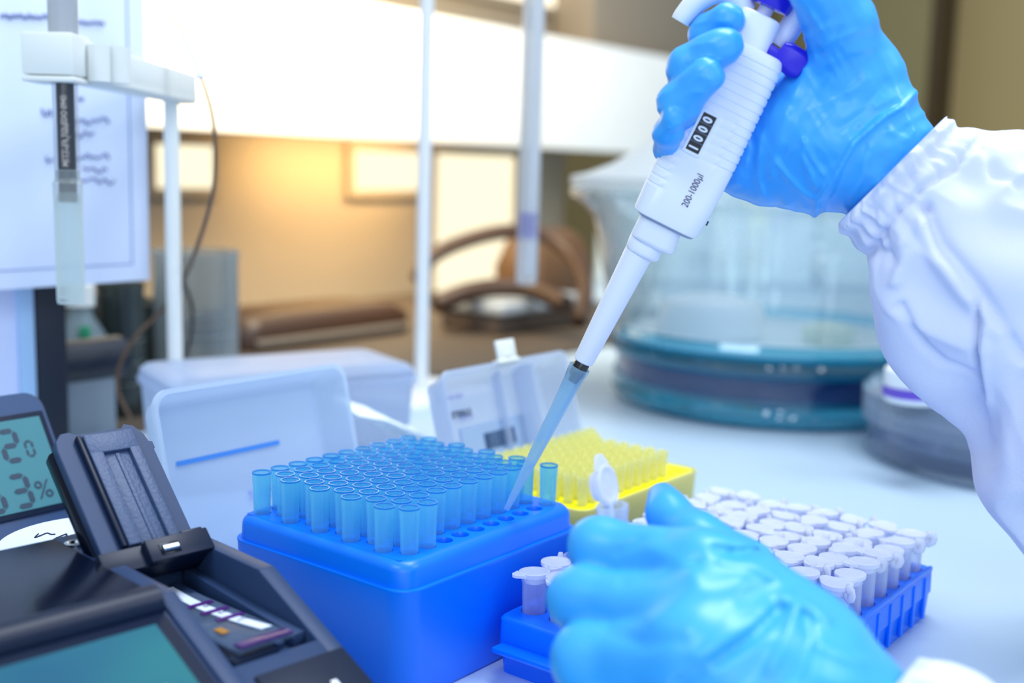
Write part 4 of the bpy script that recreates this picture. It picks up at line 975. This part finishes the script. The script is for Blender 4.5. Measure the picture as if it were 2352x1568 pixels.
LF = [([(1640, 1262), (1700, 1268), (1740, 1264)], 9, -2.2), ([(1600, 1330), (1560, 1290), (1500, 1260)], 22, .8), ([(1420, 1270), (1470, 1240), (1530, 1228)], 12, -.8),
      ([(1500, 1420), (1600, 1360), (1700, 1330)], 20, .8), ([(1790, 1398), (1740, 1450), (1640, 1520), (1560, 1568)], 13, -2.0), ([(1830, 1395), (1810, 1460), (1770, 1540)], 12, 1.4),
      ([(1760, 1395), (1700, 1450), (1600, 1510)], 16, 1.2), ([(1850, 1410), (1860, 1470), (1830, 1560)], 14, -1.6), ([(1800, 1370), (1850, 1388), (1900, 1420)], 14, 1.3), ([(1880, 1480), (1920, 1500), (1980, 1520)], 14, 1.0),
      ([(1660, 1290), (1740, 1300), (1830, 1360)], 12, .9), ([(1560, 1470), (1480, 1480), (1400, 1450)], 18, -.8), ([(1700, 1380), (1790, 1330), (1820, 1350)], 12, -.8), ([(1430, 1340), (1520, 1330), (1600, 1290)], 12, -.7)]
def left_field(P):
    ind = chain(P, [(1405, 1330, .425, 50), (1374, 1255, .396, 63), (1610, 1305, .372, 84)], .006)
    mid = chain(P, [(1350, 1450, .420, 54), (1331, 1378, .384, 70), (1610, 1410, .358, 94)], .006)
    rin = chain(P, [(1360, 1580, .400, 60), (1350, 1512, .369, 82), (1620, 1520, .345, 102)], .006)
    pin = chain(P, [(1420, 1690, .385, 56), (1400, 1640, .360, 78), (1640, 1640, .340, 100)], .006)
    D = smin(smin(ind, mid, .0022), smin(rin, pin, .0022), .0022)
    bk_ = chain(P, [(1620, 1330, .372, 84), (1700, 1370, .368, 100), (1830, 1470, .362, 112), (1960, 1596, .356, 104)], .012)
    bk_ = smin(bk_, chain(P, [(1600, 1480, .352, 120), (1800, 1580, .345, 150), (1990, 1700, .345, 150)], .012), .014)
    th = chain(P, [(1522, 1146, .420, 34), (1535, 1180, .412, 44), (1600, 1240, .398, 56), (1710, 1320, .385, 82)], .006)
    D = smin(smin(D, bk_, .008), th, .005)
    near = np.abs(D) < .010
    px, py, dep = project(P[near])
    a = (px*.75+py*.66)/70; b_ = (px*.66-py*.75)/170
    disp = (1-np.abs(2*noise2(G1, a, b_)-1))*.0012/(1+np.exp(-(px-1560)/40))+(noise2(G2, px/90, py/90)-.5)*.0018
    for pts, w, A in LF:
        disp += A*.001*np.exp(-(polydist(px, py, pts)/w)**2)
    D[near] -= disp
    return D
glove_l = sdfmesh('gloved_hand', left_field, [un(1230, 1500, .36)[0]-.004, .24, -.0], [un(2060, 1560, .37)[0]+.012, .45, .125], .0012, M_glove, person)
glove_l.matrix_parent_inverse = person_inv
glove_l['label'] = 'left hand in blue glove'

# ================================================================ COAT SLEEVES
M_coat = plastic('white_coat_twill', '#dcdff0', .85, .15, var=(12, .02))
nt = M_coat.node_tree; bc = nt.nodes['Principled BSDF']
tc = nt.nodes.new('ShaderNodeTexCoord'); mp = nt.nodes.new('ShaderNodeMapping'); mp.inputs['Rotation'].default_value = (.3, .5, .9)
wv = nt.nodes.new('ShaderNodeTexWave'); wv.inputs['Scale'].default_value = 520; wv.inputs['Distortion'].default_value = .6
bp = nt.nodes.new('ShaderNodeBump'); bp.inputs['Strength'].default_value = .25; bp.inputs['Distance'].default_value = .0003
nt.links.new(tc.outputs['Object'], mp.inputs[0]); nt.links.new(mp.outputs[0], wv.inputs['Vector']); nt.links.new(wv.outputs[0], bp.inputs['Height']); nt.links.new(bp.outputs[0], bc.inputs['Normal'])

def sleeve(name, rings, nu, nv, folds, gather, parent, inner):
    R_ = np.array(rings, float)                                   # ax ay adep bx by bdep thick
    S_ = spline(R_, nv); V = np.zeros((nv, nu, 3)); Nn = np.zeros((nv, nu, 3))
    th = np.linspace(0, 2*np.pi, nu, endpoint=False)
    for i, r in enumerate(S_):
        A_, B_ = un(r[0], r[1], r[2]), un(r[3], r[4], r[5]); c = (A_+B_)/2; e1 = (A_-B_)/2; hl = np.linalg.norm(e1)
        v = c-CAM; v /= np.linalg.norm(v); e1n = e1/hl; e2 = v-e1n*(v @ e1n); e2 /= np.linalg.norm(e2)
        V[i] = c+np.cos(th)[:, None]*e1+np.sin(th)[:, None]*e2*hl*r[6]
        Nn[i] = np.cos(th)[:, None]*e1n+np.sin(th)[:, None]*e2
    px, py, dep = project(V)
    U = np.broadcast_to(th[None], (nv, nu)); K = np.broadcast_to(np.linspace(0, 1, nv)[:, None], (nv, nu))
    disp = gather(U, K, px, py)
    for pts, w, A in folds: disp = disp+A*.001*np.exp(-(polydist(px, py, pts)/w)**2)
    V = V+Nn*disp[..., None]
    vs = V.reshape(-1, 3); Fc = [(i*nu+j, i*nu+(j+1) % nu, (i+1)*nu+(j+1) % nu, (i+1)*nu+j) for i in range(nv-1) for j in range(nu)]
    Fc.append(tuple((nv-1)*nu+j for j in range(nu)))
    # hem turned in at the opening
    c = V[0].mean(0); k = len(vs); ax_ = V[3].mean(0)-V[0].mean(0); ax_ /= np.linalg.norm(ax_)
    r1 = c+(V[0]-c)*.955-ax_*.0004; r2 = c+(V[0]-c)*inner+ax_*.010
    vs = np.concatenate([vs, r1, r2])
    for j in range(nu):
        j2 = (j+1) % nu; Fc += [(j, k+j, k+j2, j2), (k+j, k+nu+j, k+nu+j2, k+j2)]
    o = put(name, (vs, Fc), M_coat, None, smooth=True, angle=None)
    o.parent = parent; o.matrix_parent_inverse = person_inv
    return o
def g_right(U, K, px, py):
    pinch = np.exp(-((K-.096)/.029)**2)
    ga = np.exp(-((K-.108)/.10)**2)
    w = 1-np.abs(2*noise2(G1, U*9.0+2*np.sin(K*20)*.1, K*3.6)-1)
    w2 = 1-np.abs(2*noise2(G3, U*5.1, K*9)-1)
    d = ga*(w-.5)*.0024+ga*(w2-.5)*.0006-pinch*.0034
    hem = np.exp(-(K/.02)**2); d += hem*(noise2(G2, U*9, K*2)-.5)*.0010
    big = (1-ga)*((noise2(G2, U*1.9+K*3, K*4.2)-.5)*.015+(1-np.abs(2*noise2(G3, U*2.6-K*4, K*5)-1))*.006-.003)
    return d+big
SF = [([(2005, 575), (2060, 600), (2110, 500), (2130, 480)], 14, -2.5), ([(2060, 640), (2075, 560), (2120, 500)], 16, 3.0), ([(2130, 480), (2160, 560), (2240, 650), (2352, 820)], 14, -3.5), ([(2110, 500), (2150, 600), (2210, 680), (2300, 760)], 18, 3.0),
      ([(2070, 700), (2120, 800), (2160, 845), (2243, 868)], 10, -2.5), ([(2243, 700), (2243, 800), (2250, 915)], 9, -4.0), ([(2262, 760), (2258, 860), (2265, 1000)], 16, 2.5),
      ([(2240, 330), (2200, 380), (2120, 430), (2060, 490), (2000, 582)], 9, -2.4), ([(2260, 345), (2290, 400), (2340, 430)], 10, -2), ([(2150, 300), (2180, 340), (2215, 360)], 8, -1.0), ([(2110, 330), (2140, 370), (2160, 400)], 7, -1.0), ([(2060, 370), (2090, 400), (2110, 440)], 7, -1.0), ([(2010, 420), (2045, 440), (2060, 490)], 7, -1.0), ([(1970, 470), (2000, 490), (2020, 540)], 7, -1.0)]
rr_ = [(2158, 284, .462, 1934, 506, .462, .82), (2196, 286, .464, 1938, 545, .464, .82), (2246, 316, .468, 1990, 588, .468, .80), (2330, 340, .474, 2000, 690, .474, .82), (2400, 380, .482, 2035, 790, .480, .85),
       (2480, 440, .492, 2120, 885, .486, .9), (2560, 540, .502, 2205, 925, .492, .9), (2620, 660, .51, 2252, 985, .498, .85), (2660, 780, .52, 2262, 1120, .505, .8), (2720, 900, .53, 2325, 1215, .515, .8), (2800, 1010, .54, 2440, 1310, .53, .8), (3050, 1060, .545, 2710, 1345, .530, .7), (3400, 1060, .54, 3060, 1340, .52, .7)]
sleeve('coat_sleeve', rr_, 220, 240, SF, g_right, person, .90)['label'] = 'gathered right cuff and bagging sleeve of a white coat'
def g_left(U, K, px, py):
    w = 1-np.abs(2*noise2(G1, U*7, K*5)-1); return (w-.5)*.003+(noise2(G2, U*2, K*4)-.5)*.006
rl_ = [(2100, 1526, .350, 1905, 1760, .345, .8), (2150, 1530, .348, 1960, 1830, .34, .8), (2260, 1570, .345, 2050, 1950, .335, .8), (2420, 1700, .345, 2200, 2080, .33, .8), (2760, 1640, .325, 2500, 1980, .300, .7), (3200, 1640, .300, 2980, 1960, .280, .7)]
sleeve('coat_sleeve', rl_, 120, 60, [], g_left, person, .90)['label'] = 'blurred white cuff at the lower edge of the photo'
# open microtube pinched between thumb and index finger
hp = un(1412, 1262, .408); zdir = np.array([.05, .1, 1.0])
Mh = Matrix.Translation(hp) @ Matrix.Rotation(.3, 4, 'Z') @ Matrix.Rotation(-.1, 4, 'Y')
ht = thing('held_microtube', 'microtube with a raised white lid pinched between thumb and index finger', 'tube', Mh)
put('tube_body', tube_me, None, ht)
vv = (CAM-hp); vv[2] = 0; vv /= np.linalg.norm(vv)
lp = Mh.inverted() @ Matrix(frame(un(1392, 1122, .410), np.cross([0, 0, 1], vv*.80+np.array([.5, .0, 0])), (0.0, -.35, .94), vv)) if False else None
lc = un(1388, 1115, .412); up_ = np.array([-.30, .05, .95]); up_ /= np.linalg.norm(up_)
nrm = vv+np.array([2.0, 0, .1]); nrm -= up_*(nrm @ up_); nrm /= np.linalg.norm(nrm); sdx = up_; sdy = np.cross(nrm, sdx)
put('tube_lid', lid_me, None, ht, Mh.inverted() @ frame(lc, sdx*1.12, sdy*1.12, nrm*1.12))
put('lid_strap', tube(spline([tuple(Mh.inverted() @ Vector(un(*q))) for q in ((1395, 1150, .411), (1402, 1175, .410), (1404, 1200, .408))], 8), .0022, 8, flat=.5), M_tubelid, ht)
